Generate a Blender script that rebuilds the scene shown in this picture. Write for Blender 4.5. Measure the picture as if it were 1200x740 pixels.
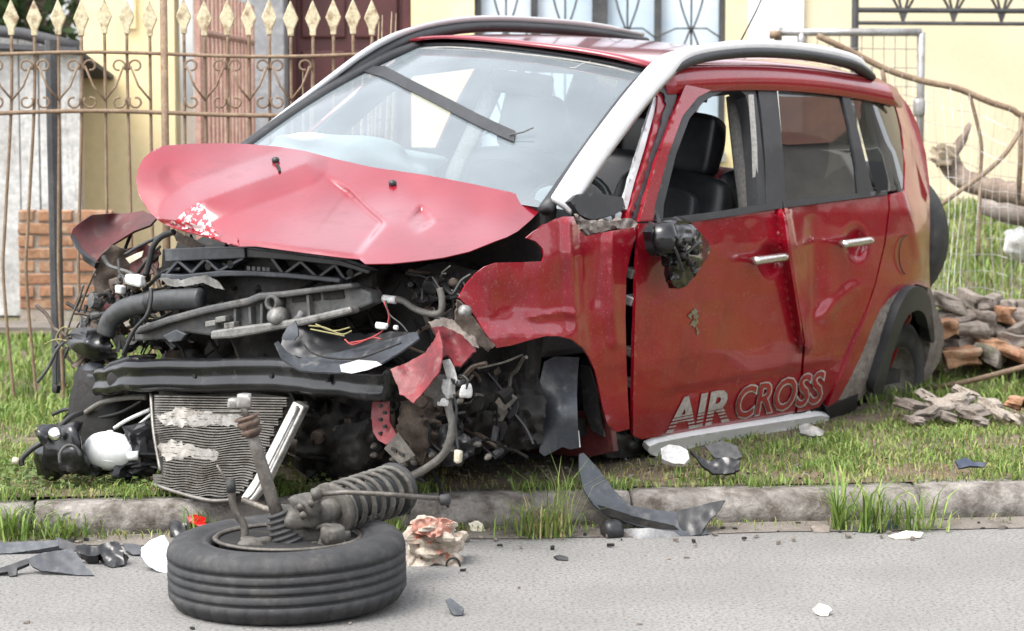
import bpy, bmesh, math, random
import numpy as np
from mathutils import Vector, Matrix, noise
from mathutils.geometry import delaunay_2d_cdt
random.seed(7); rng = np.random.default_rng(7)
scene = bpy.context.scene
for o in list(bpy.data.objects): bpy.data.objects.remove(o)
COL = scene.collection
R_ = math.radians

# ------------------------------------------------------------------ camera
FPX, HY, CAMH = 2800.0, 110.0, 1.44            # focal length in photo pixels, horizon row, eye height
PIT = math.atan((370 - HY) / FPX)
cam = bpy.data.cameras.new('camera'); cam.sensor_width = 36; cam.lens = FPX / 1200 * 36
cam.clip_start = 0.1; cam.clip_end = 1500
cam.dof.use_dof = True; cam.dof.focus_distance = 7.6; cam.dof.aperture_fstop = 5.0
camo = bpy.data.objects.new('camera', cam); COL.objects.link(camo)
camo.location = (0, 0, CAMH); camo.rotation_euler = (math.pi / 2 - PIT, 0, 0)
scene.camera = camo

# ------------------------------------------------------------------ sky, sun, exposure (bright overcast day)
SUN_EL, SUN_AZ = 60, 232                       # azimuth clockwise from +y: high, left of and behind the camera
w = bpy.data.worlds.new('World'); scene.world = w; w.use_nodes = True
nt = w.node_tree; nt.nodes.clear()
sky = nt.nodes.new('ShaderNodeTexSky'); sky.sky_type = 'NISHITA'; sky.sun_disc = False
sky.sun_elevation = R_(SUN_EL); sky.sun_rotation = R_(SUN_AZ); sky.dust_density = 2.5; sky.air_density = 1.0; sky.ozone_density = 1
hsv = nt.nodes.new('ShaderNodeHueSaturation'); hsv.inputs['Saturation'].default_value = 0.22; hsv.inputs['Value'].default_value = 1.0
bgn = nt.nodes.new('ShaderNodeBackground'); bgn.inputs[1].default_value = 0.15
out = nt.nodes.new('ShaderNodeOutputWorld')
nt.links.new(sky.outputs[0], hsv.inputs['Color']); nt.links.new(hsv.outputs[0], bgn.inputs[0]); nt.links.new(bgn.outputs[0], out.inputs[0])
sl = bpy.data.lights.new('sun', 'SUN'); sl.energy = .9; sl.angle = R_(30); sl.color = (1, .96, .9)
so = bpy.data.objects.new('sun', sl); COL.objects.link(so)
sd = Vector((math.sin(R_(SUN_AZ)) * math.cos(R_(SUN_EL)), math.cos(R_(SUN_AZ)) * math.cos(R_(SUN_EL)), math.sin(R_(SUN_EL))))
so.rotation_euler = sd.to_track_quat('Z', 'Y').to_euler(); so.location = (0, 0, 20)
vs = scene.view_settings; vs.view_transform = 'Standard'; vs.look = 'None'; vs.gamma = 1; vs.exposure = 1.85; vs.use_curve_mapping = False

# ------------------------------------------------------------------ pixel <-> world <-> car
CY, SY, CR, SR, CPp, SPp = [f(R_(a)) for a in (56.1, 5.9, 1.6) for f in (math.cos, math.sin)]
RC = np.array([[CY, -SY, 0], [SY, CY, 0], [0, 0, 1]]) @ np.array([[CPp, 0, SPp], [0, 1, 0], [-SPp, 0, CPp]]) @ np.array([[1, 0, 0], [0, CR, -SR], [0, SR, CR]])
TC = np.array([-.614, 8.353, .062]); OC = np.array([0, 0, CAMH])
def ray(px, py):
    a = (px - 600) / FPX; b = (370 - py) / FPX; c, s = math.cos(PIT), math.sin(PIT)
    return np.array([a, c + b * s, -s + b * c])
def W(px, py, y=None, z=None, x=None):          # world point on the line of sight of a photo pixel, at a known depth / height
    d = ray(px, py)
    t = y / d[1] if y is not None else ((z - CAMH) / d[2] if z is not None else x / d[0])
    return Vector(OC + t * d)
def C(px, py, X=None, Y=None, Z=None):          # the same in the car's own axes (X to the rear from the front axle, Y to its right, Z up)
    o = RC.T @ (OC - TC); d = RC.T @ ray(px, py)
    ax, v = (0, X) if X is not None else ((1, Y) if Y is not None else (2, Z))
    return Vector(o + (v - o[ax]) / d[ax] * d)
def car_to_world(p): return Vector(RC @ np.array(p) + TC)

# ------------------------------------------------------------------ materials
MATS = {}
def ramp(nt, fac, a, b, c0=(0, 0, 0, 1), c1=(1, 1, 1, 1)):
    r = nt.nodes.new('ShaderNodeValToRGB'); nt.links.new(fac, r.inputs[0])
    r.color_ramp.elements[0].position = a; r.color_ramp.elements[0].color = c0
    r.color_ramp.elements[1].position = b; r.color_ramp.elements[1].color = c1
    return r.outputs[0]
def mixc(nt, fac, a, b):
    m = nt.nodes.new('ShaderNodeMix'); m.data_type = 'RGBA'
    for s, v in ((m.inputs[0], fac), (m.inputs[6], a), (m.inputs[7], b)):
        if hasattr(v, 'is_linked') or hasattr(v, 'links'): nt.links.new(v, s)
        else: s.default_value = v if isinstance(v, (int, float)) else (*v[:3], 1)
    return m.outputs[2]
def noise_tex(nt, scale, detail=4, rough=.55, stretch=None, dist=0):
    tc = nt.nodes.new('ShaderNodeTexCoord'); n = nt.nodes.new('ShaderNodeTexNoise')
    n.inputs['Scale'].default_value = scale; n.inputs['Detail'].default_value = detail; n.inputs['Roughness'].default_value = rough
    n.inputs['Distortion'].default_value = dist
    if stretch:
        mp = nt.nodes.new('ShaderNodeMapping'); mp.inputs['Scale'].default_value = stretch[:3]
        if len(stretch) > 3: mp.inputs['Rotation'].default_value = stretch[3]
        nt.links.new(tc.outputs['Object'], mp.inputs[0]); nt.links.new(mp.outputs[0], n.inputs[0])
    else: nt.links.new(tc.outputs['Object'], n.inputs[0])
    return n.outputs[0]
def mat(name, col, rough=.5, metal=0, col2=None, ns=6, lo=.4, hi=.65, dirt=None, ds=25, dlo=.55, dhi=.7, bump=0, bs=40, coat=0, spec=.5, dstretch=None, r2=None, trans=0, grain=.45):
    m = bpy.data.materials.new(name); m.use_nodes = True; nt = m.node_tree; p = nt.nodes['Principled BSDF']
    p.inputs['Roughness'].default_value = rough; p.inputs['Metallic'].default_value = metal
    p.inputs['Coat Weight'].default_value = coat; p.inputs['Coat Roughness'].default_value = .06
    p.inputs['Specular IOR Level'].default_value = spec
    c = (*col, 1)
    if col2: c = mixc(nt, ramp(nt, noise_tex(nt, ns), lo, hi), col, col2)
    if dirt:
        f = ramp(nt, noise_tex(nt, ds, 6, .65, dstretch), dlo, dhi)
        c = mixc(nt, f, c, dirt)
        if r2 is not None:
            mm = nt.nodes.new('ShaderNodeMix'); nt.links.new(f, mm.inputs[0]); mm.inputs[2].default_value = rough; mm.inputs[3].default_value = r2
            nt.links.new(mm.outputs[0], p.inputs['Roughness'])
    if grain:
        g1 = ramp(nt, noise_tex(nt, ds * 2.7 + 9, 8, .75), .32, .72, (1 - grain,) * 3 + (1,), (1 + grain * .45,) * 3 + (1,))
        mg = nt.nodes.new('ShaderNodeMix'); mg.data_type = 'RGBA'; mg.blend_type = 'MULTIPLY'; mg.inputs[0].default_value = 1
        if hasattr(c, 'links'): nt.links.new(c, mg.inputs[6])
        else: mg.inputs[6].default_value = c
        nt.links.new(g1, mg.inputs[7]); c = mg.outputs[2]
    if hasattr(c, 'links'): nt.links.new(c, p.inputs['Base Color'])
    else: p.inputs['Base Color'].default_value = c
    if bump:
        b = nt.nodes.new('ShaderNodeBump'); b.inputs['Strength'].default_value = bump; b.inputs['Distance'].default_value = .01
        nt.links.new(noise_tex(nt, bs, 6, .65), b.inputs['Height']); nt.links.new(b.outputs[0], p.inputs['Normal'])
    if trans: p.inputs['Transmission Weight'].default_value = trans
    MATS[name] = m; return m

def paint_material(name, red, dusty, coat=.8, spec=.5):
    m = bpy.data.materials.new(name); m.use_nodes = True; nt = m.node_tree; p = nt.nodes['Principled BSDF']
    base = mixc(nt, ramp(nt, noise_tex(nt, 3), .35, .7), red, tuple(v * .8 for v in red))
    smear = ramp(nt, noise_tex(nt, 5, 8, .7, (1, 1, .45)), .52, .78)
    c = mixc(nt, smear, base, (.15, .006, .011))
    speck = ramp(nt, noise_tex(nt, 130, 3, .6), .60, .70)
    sk = nt.nodes.new('ShaderNodeMath'); sk.operation = 'MULTIPLY'; nt.links.new(speck, sk.inputs[0]); sk.inputs[1].default_value = min(1, dusty * .8)
    c = mixc(nt, sk.outputs[0], c, (.26, .09, .075))
    scr = ramp(nt, noise_tex(nt, 9, 6, .75, (3, 1, .35, (0, .5, 0))), .68, .72)
    scr2 = ramp(nt, noise_tex(nt, 2.2, 2), .5, .62)
    mul = nt.nodes.new('ShaderNodeMath'); mul.operation = 'MULTIPLY'; nt.links.new(scr, mul.inputs[0]); nt.links.new(scr2, mul.inputs[1])
    mu2 = nt.nodes.new('ShaderNodeMath'); mu2.operation = 'MULTIPLY'; nt.links.new(mul.outputs[0], mu2.inputs[0]); mu2.inputs[1].default_value = .75 * dusty
    c = mixc(nt, mu2.outputs[0], c, (.40, .21, .19))
    nt.links.new(c, p.inputs['Base Color'])
    mm = nt.nodes.new('ShaderNodeMix'); nt.links.new(smear, mm.inputs[0]); mm.inputs[2].default_value = .28; mm.inputs[3].default_value = .5
    nt.links.new(mm.outputs[0], p.inputs['Roughness'])
    p.inputs['Coat Weight'].default_value = coat; p.inputs['Specular IOR Level'].default_value = spec; p.inputs['Coat Roughness'].default_value = .07
    b = nt.nodes.new('ShaderNodeBump'); b.inputs['Strength'].default_value = .03; b.inputs['Distance'].default_value = .02
    nt.links.new(noise_tex(nt, 14, 3), b.inputs['Height']); nt.links.new(b.outputs[0], p.inputs['Normal'])
    MATS[name] = m; return m
paint_material('red_paint', (.25, .002, .012), 1.3, .6, .3)
paint_material('hood_paint', (.215, .004, .015), .25, .95, .5)
def glass_material(name, tint, ior, haze, hazecol=(.8, .85, .88)):
    m = bpy.data.materials.new(name); m.use_nodes = True; nt = m.node_tree; nt.nodes.clear()
    o = nt.nodes.new('ShaderNodeOutputMaterial'); t = nt.nodes.new('ShaderNodeBsdfTransparent'); t.inputs[0].default_value = (*tint, 1)
    g = nt.nodes.new('ShaderNodeBsdfGlossy'); g.inputs['Roughness'].default_value = .02
    fr = nt.nodes.new('ShaderNodeFresnel'); fr.inputs[0].default_value = ior
    mx = nt.nodes.new('ShaderNodeMixShader'); nt.links.new(fr.outputs[0], mx.inputs[0]); nt.links.new(t.outputs[0], mx.inputs[1]); nt.links.new(g.outputs[0], mx.inputs[2])
    d = nt.nodes.new('ShaderNodeBsdfDiffuse'); d.inputs[0].default_value = (*hazecol, 1)
    hz = nt.nodes.new('ShaderNodeMapRange'); nt.links.new(noise_tex(nt, 4, 6, .6), hz.inputs[0])
    hz.inputs[1].default_value = .3; hz.inputs[2].default_value = .75; hz.inputs[3].default_value = haze * .8; hz.inputs[4].default_value = haze * 1.2
    m2 = nt.nodes.new('ShaderNodeMixShader'); nt.links.new(hz.outputs[0], m2.inputs[0]); nt.links.new(mx.outputs[0], m2.inputs[1]); nt.links.new(d.outputs[0], m2.inputs[2])
    nt.links.new(m2.outputs[0], o.inputs[0]); MATS[name] = m
glass_material('windscreen_glass', (.48, .55, .57), 2.05, .20, (.55, .64, .69))
glass_material('tinted_glass', (.035, .04, .04), 1.62, .015)
glass_material('clear_glass', (.80, .84, .84), 1.5, .02)
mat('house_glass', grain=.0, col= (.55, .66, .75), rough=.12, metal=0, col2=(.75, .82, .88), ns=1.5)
mat('primer_red', (0.096, 0.0132, 0.0132), .55, 0, (0.054, 0.012, 0.012), 9, dirt=(0.12, 0.072, 0.054), ds=14, bump=.15)
mat('red_flap', (0.189, 0.0135, 0.018), .5, 0, (0.117, 0.009, 0.0135), 12, dirt=(0.189, 0.099, 0.09), ds=20, bump=.2)
mat('black_plastic', (0.01238, 0.01294, 0.01463), .42, 0, (0.02531, 0.02531, 0.02812), 8, dirt=(0.09, 0.08156, 0.07313), ds=18, dlo=.55, dhi=.8, r2=.8, bump=.1)
mat('black_gloss', (0.006, 0.006, 0.007), .22, 0, (0.015, 0.015, 0.0165), 7, dirt=(0.07, 0.065, 0.0625), ds=12, dlo=.58, dhi=.8, r2=.6, bump=.08, bs=15)
mat('trim_black', (0.0175, 0.0185, 0.021), .5, 0, (0.03, 0.031, 0.034), 5, dirt=(0.07, 0.065, 0.06), ds=30, dlo=.6, dhi=.8)
mat('grey_plastic', (0.0672, 0.0693, 0.0693), .6, 0, (0.1092, 0.105, 0.0987), 9, dirt=(0.0294, 0.0252, 0.0231), ds=14, bump=.2)
mat('sheet_plastic', (0.0546, 0.0609, 0.0714), .38, 0, (0.0294, 0.03276, 0.0378), 6, dirt=(0.126, 0.126, 0.1218), ds=16, dlo=.56, dhi=.75, r2=.7)
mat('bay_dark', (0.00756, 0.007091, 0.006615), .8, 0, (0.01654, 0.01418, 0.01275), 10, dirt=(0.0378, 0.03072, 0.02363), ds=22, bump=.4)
mat('dirty_metal', (0.1375, 0.1237, 0.1066), .5, .3, (0.07562, 0.06531, 0.055), 14, dirt=(0.2063, 0.1787, 0.1444), ds=30, bump=.3)
mat('mud', (0.08512, 0.06257, 0.04754), .85, 0, (0.1301, 0.1001, 0.08008), 12, dirt=(0.04505, 0.03003, 0.02502), ds=25, bump=.5)
mat('mud_grey', (0.18, 0.15, 0.1312), .8, 0, (0.255, 0.2175, 0.1875), 15, dirt=(0.09, 0.06375, 0.0525), ds=25, bump=.5)
mat('aluminium', (0.465, 0.45, 0.4275), .42, .75, (0.36, 0.345, 0.315), 12, dirt=(0.225, 0.1875, 0.15), ds=20, bump=.1)
mat('fin_metal', (0.252, 0.2394, 0.2184), .5, .55, (0.1596, 0.147, 0.1302), 7, dirt=(0.1092, 0.0924, 0.0756), ds=10, bump=.1)
mat('fin_back', (.06, .055, .05), .8)
mat('rubber', (0.0225, 0.023, 0.025), .7, 0, (0.034, 0.034, 0.035), 8, dirt=(0.075, 0.07, 0.0625), ds=18, dlo=.52, dhi=.78, bump=.12, bs=60)
mat('rubber_top', (0.0275, 0.0275, 0.029), .75, 0, (0.0425, 0.0415, 0.04), 10, dirt=(0.085, 0.0775, 0.0675), ds=24, bump=.2)
mat('white_plastic', (.72, .72, .70), .4, 0, (.62, .62, .60), 8, dirt=(.4, .36, .32), ds=20, dlo=.6)
mat('silver_trim', grain=.12, col= (.66, .67, .67), rough=.32, metal=.25, col2=(.60, .60, .60), ns=5, dirt=(.42, .40, .38), ds=30, dlo=.62, dhi=.8, coat=.4)
mat('chrome', grain=0, col= (.85, .85, .86), rough=.1, metal=1)
mat('handle_chrome', (.70, .66, .62), .2, .85)
mat('leather', (0.0096, 0.0102, 0.012), .42, 0, (0.0168, 0.0174, 0.0204), 20, bump=.1)
mat('cabin', (0.018, 0.018, 0.0198), .7)
mat('dash', (0.054, 0.057, 0.063), .6, 0, (0.072, 0.075, 0.081), 9)
mat('headliner', (.32, .31, .29), .9)
mat('airbag', grain=.05, col= (.78, .79, .79), rough=.85, bump=.2, bs=15)
mat('decal', (.52, .49, .46), .4, .2, (.42, .36, .33), 30)
mat('decal_red', (.30, .012, .014), .35, coat=.5)
mat('wire_yellow', (.22, .20, .08), .5); mat('wire_red', (.35, .04, .04), .5); mat('wire_black', (.02, .02, .02), .5)
mat('red_lens', (.55, .01, .012), .12, coat=1)
mat('cream_plastic', (.55, .50, .38), .5)
mat('asphalt', (0.2214, 0.2148, 0.2034), .92, 0, (0.2665, 0.2575, 0.2444), 1.8, dirt=(0.1066, 0.1025, 0.09676), ds=85, dlo=.47, dhi=.64, bump=.35, bs=170, grain=.4)
mat('kerb_concrete', (.29, .265, .24), .9, 0, (.20, .18, .16), 7, dirt=(.085, .068, .055), ds=11, dlo=.46, dhi=.66, bump=.9, bs=45)
mat('soil', (.13, .095, .065), .95, 0, (.19, .145, .10), 5, dirt=(.08, .09, .035), ds=4, bump=.6, bs=30)
mat('grit', (.20, .175, .15), .95, 0, (.14, .12, .10), 9, dirt=(.25, .22, .19), ds=50, bump=.5, bs=120)
mat('concrete', (.42, .40, .36), .9, 0, (.32, .30, .27), 4, bump=.3)
mat('yellow_wall', grain=.1, col= (.82, .66, .36), rough=.9, metal=0, col2=(.85, .71, .43), ns=2, dirt=(.72, .58, .36), ds=3, bump=.15)
mat('cream_wall', grain=.08, col= (.66, .57, .39), rough=.9, metal=0, col2=(.70, .61, .44), ns=2, bump=.15)
mat('white_wall', grain=.1, col= (.82, .80, .77), rough=.9, metal=0, col2=(.77, .75, .72), ns=2, bump=.15)
mat('whitewash_wood', (.62, .62, .60), .85, 0, (.48, .47, .45), 3, dirt=(.30, .27, .24), ds=5, dlo=.55, dhi=.75, dstretch=(8, 8, .6), bump=.3)
mat('granite', (.26, .26, .27), .75, 0, (.36, .36, .37), 30, dirt=(.14, .14, .15), ds=60, bump=.2)
mat('maroon_wood', (.105, .028, .026), .5, 0, (.075, .02, .02), 5)
mat('brick', (0.306, 0.1445, 0.0765), .9, 0, (0.374, 0.2125, 0.119), 7, dirt=(0.442, 0.34, 0.2465), ds=9, dlo=.52, dhi=.7, bump=.5, bs=50)
mat('mortar', (.36, .31, .26), .95, bump=.5, bs=50)
mat('stone', (0.195, 0.1613, 0.135), .95, 0, (0.27, 0.2325, 0.2025), 8, dirt=(0.0975, 0.09, 0.0525), ds=12, bump=.6, bs=30)
mat('rust_iron', (.20, .135, .085), .75, 0, (.27, .195, .125), 14, dirt=(.17, .09, .05), ds=30, bump=.2)
mat('pink_iron', (.34, .19, .15), .75, 0, (.42, .28, .22), 10)
mat('cream_paint', (.64, .57, .38), .6, 0, (.56, .49, .31), 12, dirt=(.24, .15, .08), ds=26, dlo=.5, dhi=.68)
mat('dark_post', (.055, .055, .06), .6, 0, (.09, .09, .09), 8)
mat('galvanised', (.42, .42, .42), .5, .5, (.30, .28, .26), 12)
mat('bark', (.19, .14, .105), .95, 0, (.28, .22, .17), 9, dirt=(.08, .06, .045), ds=14, bump=.9, bs=22)
mat('dead_wood', (.42, .34, .24), .9, 0, (.30, .23, .16), 10)
mat('roof_tile', (.30, .12, .07), .85, 0, (.22, .09, .06), 3, bump=.4)
mat('roof_dark', (.07, .07, .075), .8)
mat('crumple', (.42, .36, .29), .7, 0, (.50, .43, .36), 12, dirt=(.42, .14, .08), ds=16, dlo=.55, dhi=.62, bump=.3)
mat('paper', (.72, .66, .52), .8)
mat('aluminium_dull', (0.231, 0.2255, 0.2145), .5, .4, (0.165, 0.1595, 0.1485), 12, dirt=(0.0825, 0.0715, 0.0605), ds=20, bump=.15)
mat('duct_grey', (0.04, 0.042, 0.044), .45, 0, (0.068, 0.07, 0.072), 7, dirt=(0.02, 0.02, 0.02), ds=12)
mat('hose_grey', (0.144, 0.135, 0.12), .6, 0, (0.096, 0.09, 0.078), 16)
mat('scrape', (.60, .50, .50), .5, .2, (.42, .02, .035), 38, .47, .52, bump=.3)
mat('dirty_rust', (0.12, 0.072, 0.048), .65, .2, (0.06, 0.042, 0.033), 20, dirt=(0.18, 0.144, 0.114), ds=30, bump=.2)
mat('hub_grey', (0.119, 0.112, 0.098), .65, .2, (0.07, 0.063, 0.0546), 16, dirt=(0.182, 0.1645, 0.14), ds=26, bump=.3)
mat('white_plastic_grey', (0.3, 0.3, 0.3), .5, 0, (0.216, 0.216, 0.216), 12)
mat('crumple_red', (.48, .30, .24), .65, 0, (.45, .14, .09), 14, bump=.3)
mat('milky_plastic', grain=.15, col= (.72, .73, .72), rough=.35, metal=0, col2=(.62, .63, .62), ns=6, dirt=(.4, .38, .33), ds=12, dlo=.6, dhi=.8)
mat('blue_plastic', (.03, .04, .07), .4)
mat('sill_silver', (.80, .80, .79), .35, .1, (.72, .72, .70), 5, grain=.15)
mat('mud_splash', (.20, .17, .10), .85, 0, (.13, .12, .06), 60)
mat('stone_pale', (.30, .265, .225), .95, 0, (.22, .19, .16), 10, dirt=(.12, .125, .06), ds=9, dlo=.5, dhi=.66, bump=.6, bs=40)
mat('bag', (.75, .74, .72), .6)
def leaf_material(name, trans=.35):
    m = bpy.data.materials.new(name); m.use_nodes = True; nt = m.node_tree; nt.nodes.clear()
    o = nt.nodes.new('ShaderNodeOutputMaterial'); a = nt.nodes.new('ShaderNodeAttribute'); a.attribute_name = 'tone'
    p = nt.nodes.new('ShaderNodeBsdfPrincipled'); p.inputs['Roughness'].default_value = .55; p.inputs['Specular IOR Level'].default_value = .3
    t = nt.nodes.new('ShaderNodeBsdfTranslucent'); mx = nt.nodes.new('ShaderNodeMixShader'); mx.inputs[0].default_value = trans
    nt.links.new(a.outputs[0], p.inputs['Base Color']); nt.links.new(a.outputs[0], t.inputs[0])
    nt.links.new(p.outputs[0], mx.inputs[1]); nt.links.new(t.outputs[0], mx.inputs[2]); nt.links.new(mx.outputs[0], o.inputs[0]); MATS[name] = m
leaf_material('grass_blade'); leaf_material('leaf')

# ------------------------------------------------------------------ object helpers
def link(o, parent=None):
    COL.objects.link(o)
    if parent is not None: o.parent = parent
    return o
def tag(o, label=None, cat=None, group=None, kind=None):
    if label: o['label'] = label
    if cat: o['category'] = cat
    if group: o['group'] = group
    if kind: o['kind'] = kind
    return o
def empty(name, loc, label=None, cat=None, group=None):
    o = bpy.data.objects.new(name, None); o.empty_display_size = .1; o.location = loc; link(o); return tag(o, label, cat, group)
def mesh(name, verts, faces, m, parent=None, smooth=False, solid=0, bevel=0, subsurf=0, offset=-1):
    me = bpy.data.meshes.new(name); me.from_pydata([tuple(v) for v in verts], [], [tuple(f) for f in faces])
    return mobj(name, me, m, parent, smooth, solid, bevel, subsurf, offset)
def mobj(name, me, m, parent=None, smooth=False, solid=0, bevel=0, subsurf=0, offset=-1):
    me.materials.append(MATS[m] if isinstance(m, str) else m)
    if smooth: me.shade_smooth()
    o = bpy.data.objects.new(name, me); link(o, None)
    if parent is not None:
        o.parent = parent
        if parent.get('_w'): o.matrix_parent_inverse = Matrix.Translation(-Vector(parent['_w']))
    if subsurf:
        s = o.modifiers.new('s', 'SUBSURF'); s.levels = s.render_levels = subsurf
    if solid:
        s = o.modifiers.new('t', 'SOLIDIFY'); s.thickness = solid; s.offset = offset
    if bevel:
        s = o.modifiers.new('b', 'BEVEL'); s.width = bevel; s.segments = 2; s.limit_method = 'ANGLE'; s.angle_limit = R_(35)
    return o
def wthing(name, loc, label, cat, group=None):     # Empty at a thing's base whose parts are written in world coordinates
    o = empty(name, loc, label, cat, group); o['_w'] = tuple(loc); return o

class MB:                                            # mesh builder: collects shapes into one mesh
    def __init__(s): s.v = []; s.f = []
    def add(s, v, f):
        n = len(s.v); s.v += [tuple(p) for p in v]; s.f += [tuple(i + n for i in q) for q in f]; return s
    def box(s, c, d, rot=None, jit=0):
        c = Vector(c); vs = []
        for z in (-.5, .5):
            for y in (-.5, .5):
                for x in (-.5, .5):
                    p = Vector((x * d[0], y * d[1], z * d[2]))
                    if jit: p += Vector([random.uniform(-jit, jit) for _ in range(3)])
                    if rot is not None: p = rot @ p
                    vs.append(c + p)
        return s.add(vs, [(0, 2, 3, 1), (4, 5, 7, 6), (0, 1, 5, 4), (2, 6, 7, 3), (0, 4, 6, 2), (1, 3, 7, 5)])
    def tube(s, pts, r, seg=8, cap=True, flat=1.0, closed=False):
        pts = [Vector(p) for p in pts]; n = len(pts); rr = r if isinstance(r, (list, tuple)) else [r] * n
        vs = []; up = Vector((0, 0, 1)); prev = None
        for i, p in enumerate(pts):
            if closed: t = pts[(i + 1) % n] - pts[i - 1]
            else: t = pts[min(i + 1, n - 1)] - pts[max(i - 1, 0)]
            if t.length < 1e-9: t = Vector((0, 0, 1))
            t.normalize()
            if prev is None:
                a = t.cross(up if abs(t.z) < .9 else Vector((1, 0, 0))).normalized()
            else:
                a = prev - t * prev.dot(t); a.normalize()
            prev = a; b = t.cross(a)
            for k in range(seg):
                q = 2 * math.pi * k / seg; vs.append(p + (a * math.cos(q) + b * math.sin(q) * flat) * rr[i])
        fs = []; m_ = n if closed else n - 1
        for i in range(m_):
            for k in range(seg):
                j = ((i + 1) % n) * seg; fs.append((i * seg + k, i * seg + (k + 1) % seg, j + (k + 1) % seg, j + k))
        if cap and not closed: fs += [tuple(range(seg))[::-1], tuple((n - 1) * seg + k for k in range(seg))]
        return s.add(vs, fs)
    def lathe(s, prof, c, axis=(0, 0, 1), seg=24, closed=False):  # prof: (radius, height) along axis
        ax = Vector(axis).normalized(); a = ax.orthogonal().normalized(); b = ax.cross(a); c = Vector(c); vs = []
        for r, h in prof:
            for k in range(seg):
                q = 2 * math.pi * k / seg; vs.append(c + ax * h + (a * math.cos(q) + b * math.sin(q)) * r)
        fs = []; n = len(prof)
        for i in range(n if closed else n - 1):
            for k in range(seg):
                j = ((i + 1) % n) * seg; fs.append((i * seg + k, i * seg + (k + 1) % seg, j + (k + 1) % seg, j + k))
        if not closed: fs += [tuple(range(seg))[::-1], tuple((n - 1) * seg + k for k in range(seg))]
        return s.add(vs, fs)
    def prism(s, pts, d):                            # planar polygon pushed along vector d
        pts = [Vector(p) for p in pts]; d = Vector(d); n = len(pts)
        return s.add(pts + [p + d for p in pts], [tuple(range(n))[::-1], tuple(range(n, 2 * n))] + [(i, (i + 1) % n, n + (i + 1) % n, n + i) for i in range(n)])
    def build(s, name, m, parent=None, smooth=False, bevel=0, subsurf=0, solid=0):
        me = bpy.data.meshes.new(name); me.from_pydata(s.v, [], s.f)
        bm = bmesh.new(); bm.from_mesh(me); bmesh.ops.recalc_face_normals(bm, faces=bm.faces[:]); bm.to_mesh(me); bm.free()
        return mobj(name, me, m, parent, smooth, solid, bevel, subsurf)
def spline(pts, n=6):                                # Catmull-Rom through points
    P = [Vector(p) for p in pts]; out = []
    for i in range(len(P) - 1):
        a, b, c, d = P[max(i - 1, 0)], P[i], P[i + 1], P[min(i + 2, len(P) - 1)]
        for k in range(n):
            t = k / n; out.append(.5 * ((2 * b) + (c - a) * t + (2 * a - 5 * b + 4 * c - d) * t * t + (3 * b - a - 3 * c + d) * t ** 3))
    return out + [P[-1]]
def fbm(p, s, o=3):
    return noise.fractal(Vector(p) * s, .9, 2.0, o)
def resample(poly, s):
    out = []
    n = len(poly)
    for i in range(n):
        a = Vector(poly[i]); b = Vector(poly[(i + 1) % n]); k = max(1, int((b - a).length / s))
        out += [a + (b - a) * (j / k) for j in range(k)]
    return out
def round_poly(poly, it=1):                          # Chaikin corner cutting
    for _ in range(it):
        q = []
        for i in range(len(poly)):
            a = Vector(poly[i]); b = Vector(poly[(i + 1) % len(poly)]); q += [a * .75 + b * .25, a * .25 + b * .75]
        poly = q
    return poly
def inside(p, poly):
    c = False; n = len(poly); x, y = p
    for i in range(n):
        x0, y0 = poly[i]; x1, y1 = poly[i - 1]
        if (y0 > y) != (y1 > y) and x < (x1 - x0) * (y - y0) / (y1 - y0) + x0: c = not c
    return c
def sheet(name, outline, fn, m, parent, s=6, holes=(), solid=.004, smooth=True, rnd=0, toward=None, jag=0, crease=()):
    """A panel: a 2-D outline (photo pixels or surface coordinates) filled with triangles and mapped to 3-D by fn."""
    if rnd: outline = round_poly(outline, rnd)
    loops = [resample(outline, s)] + [resample(h, s) for h in holes]
    if jag: loops[0] = [p + Vector((random.uniform(-jag, jag), random.uniform(-jag, jag))) for p in loops[0]]
    V = []; E = []
    for L in loops:
        n0 = len(V); V += L; E += [(n0 + i, n0 + (i + 1) % len(L)) for i in range(len(L))]
    for c in crease:
        L = resample(list(c) + list(c)[::-1], s)[:]; k = len(L) // 2 + 1; L = [p for p in L[:k] if inside(p, outline)]
        V += L
    xs = [p[0] for p in outline]; ys = [p[1] for p in outline]; oo = [(p[0], p[1]) for p in loops[0]]
    hh = [[(p[0], p[1]) for p in L] for L in loops[1:]]
    bnd = np.array([(p[0], p[1]) for p in V])
    row = 0; y = min(ys) + s * .5
    while y < max(ys):
        x = min(xs) + (s * .5 if row % 2 else 0)
        while x < max(xs):
            if inside((x, y), oo) and not any(inside((x, y), h) for h in hh) and ((bnd - (x, y)) ** 2).sum(1).min() > (.45 * s) ** 2: V.append(Vector((x, y)))
            x += s
        y += s * .87; row += 1
    r = delaunay_2d_cdt([Vector((p[0], p[1])) for p in V], E, [], 0, 1e-4)
    pts = [Vector(fn(p.x, p.y)) for p in r[0]]; faces = []
    for f in r[2]:
        q = sum((r[0][i] for i in f), Vector((0, 0))) / len(f)
        if inside(q, oo) and not any(inside(q, h) for h in hh): faces.append(tuple(f))
    if faces:
        tot = 0
        tw = Vector(toward) if toward is not None else None
        for f in faces[::max(1, len(faces) // 60)]:
            a, b, c = [pts[i] for i in f[:3]]; nrm = (b - a).cross(c - a)
            tot += nrm.dot((tw - a)) if tw is not None else nrm.z
        if tot < 0: faces = [f[::-1] for f in faces]
    o = mesh(name, pts, faces, m, parent, smooth, solid)
    if solid:
        e_ = o.modifiers.new('e', 'EDGE_SPLIT'); e_.split_angle = R_(48)
    return o
CAMC = Vector(RC.T @ (OC - TC))
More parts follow.
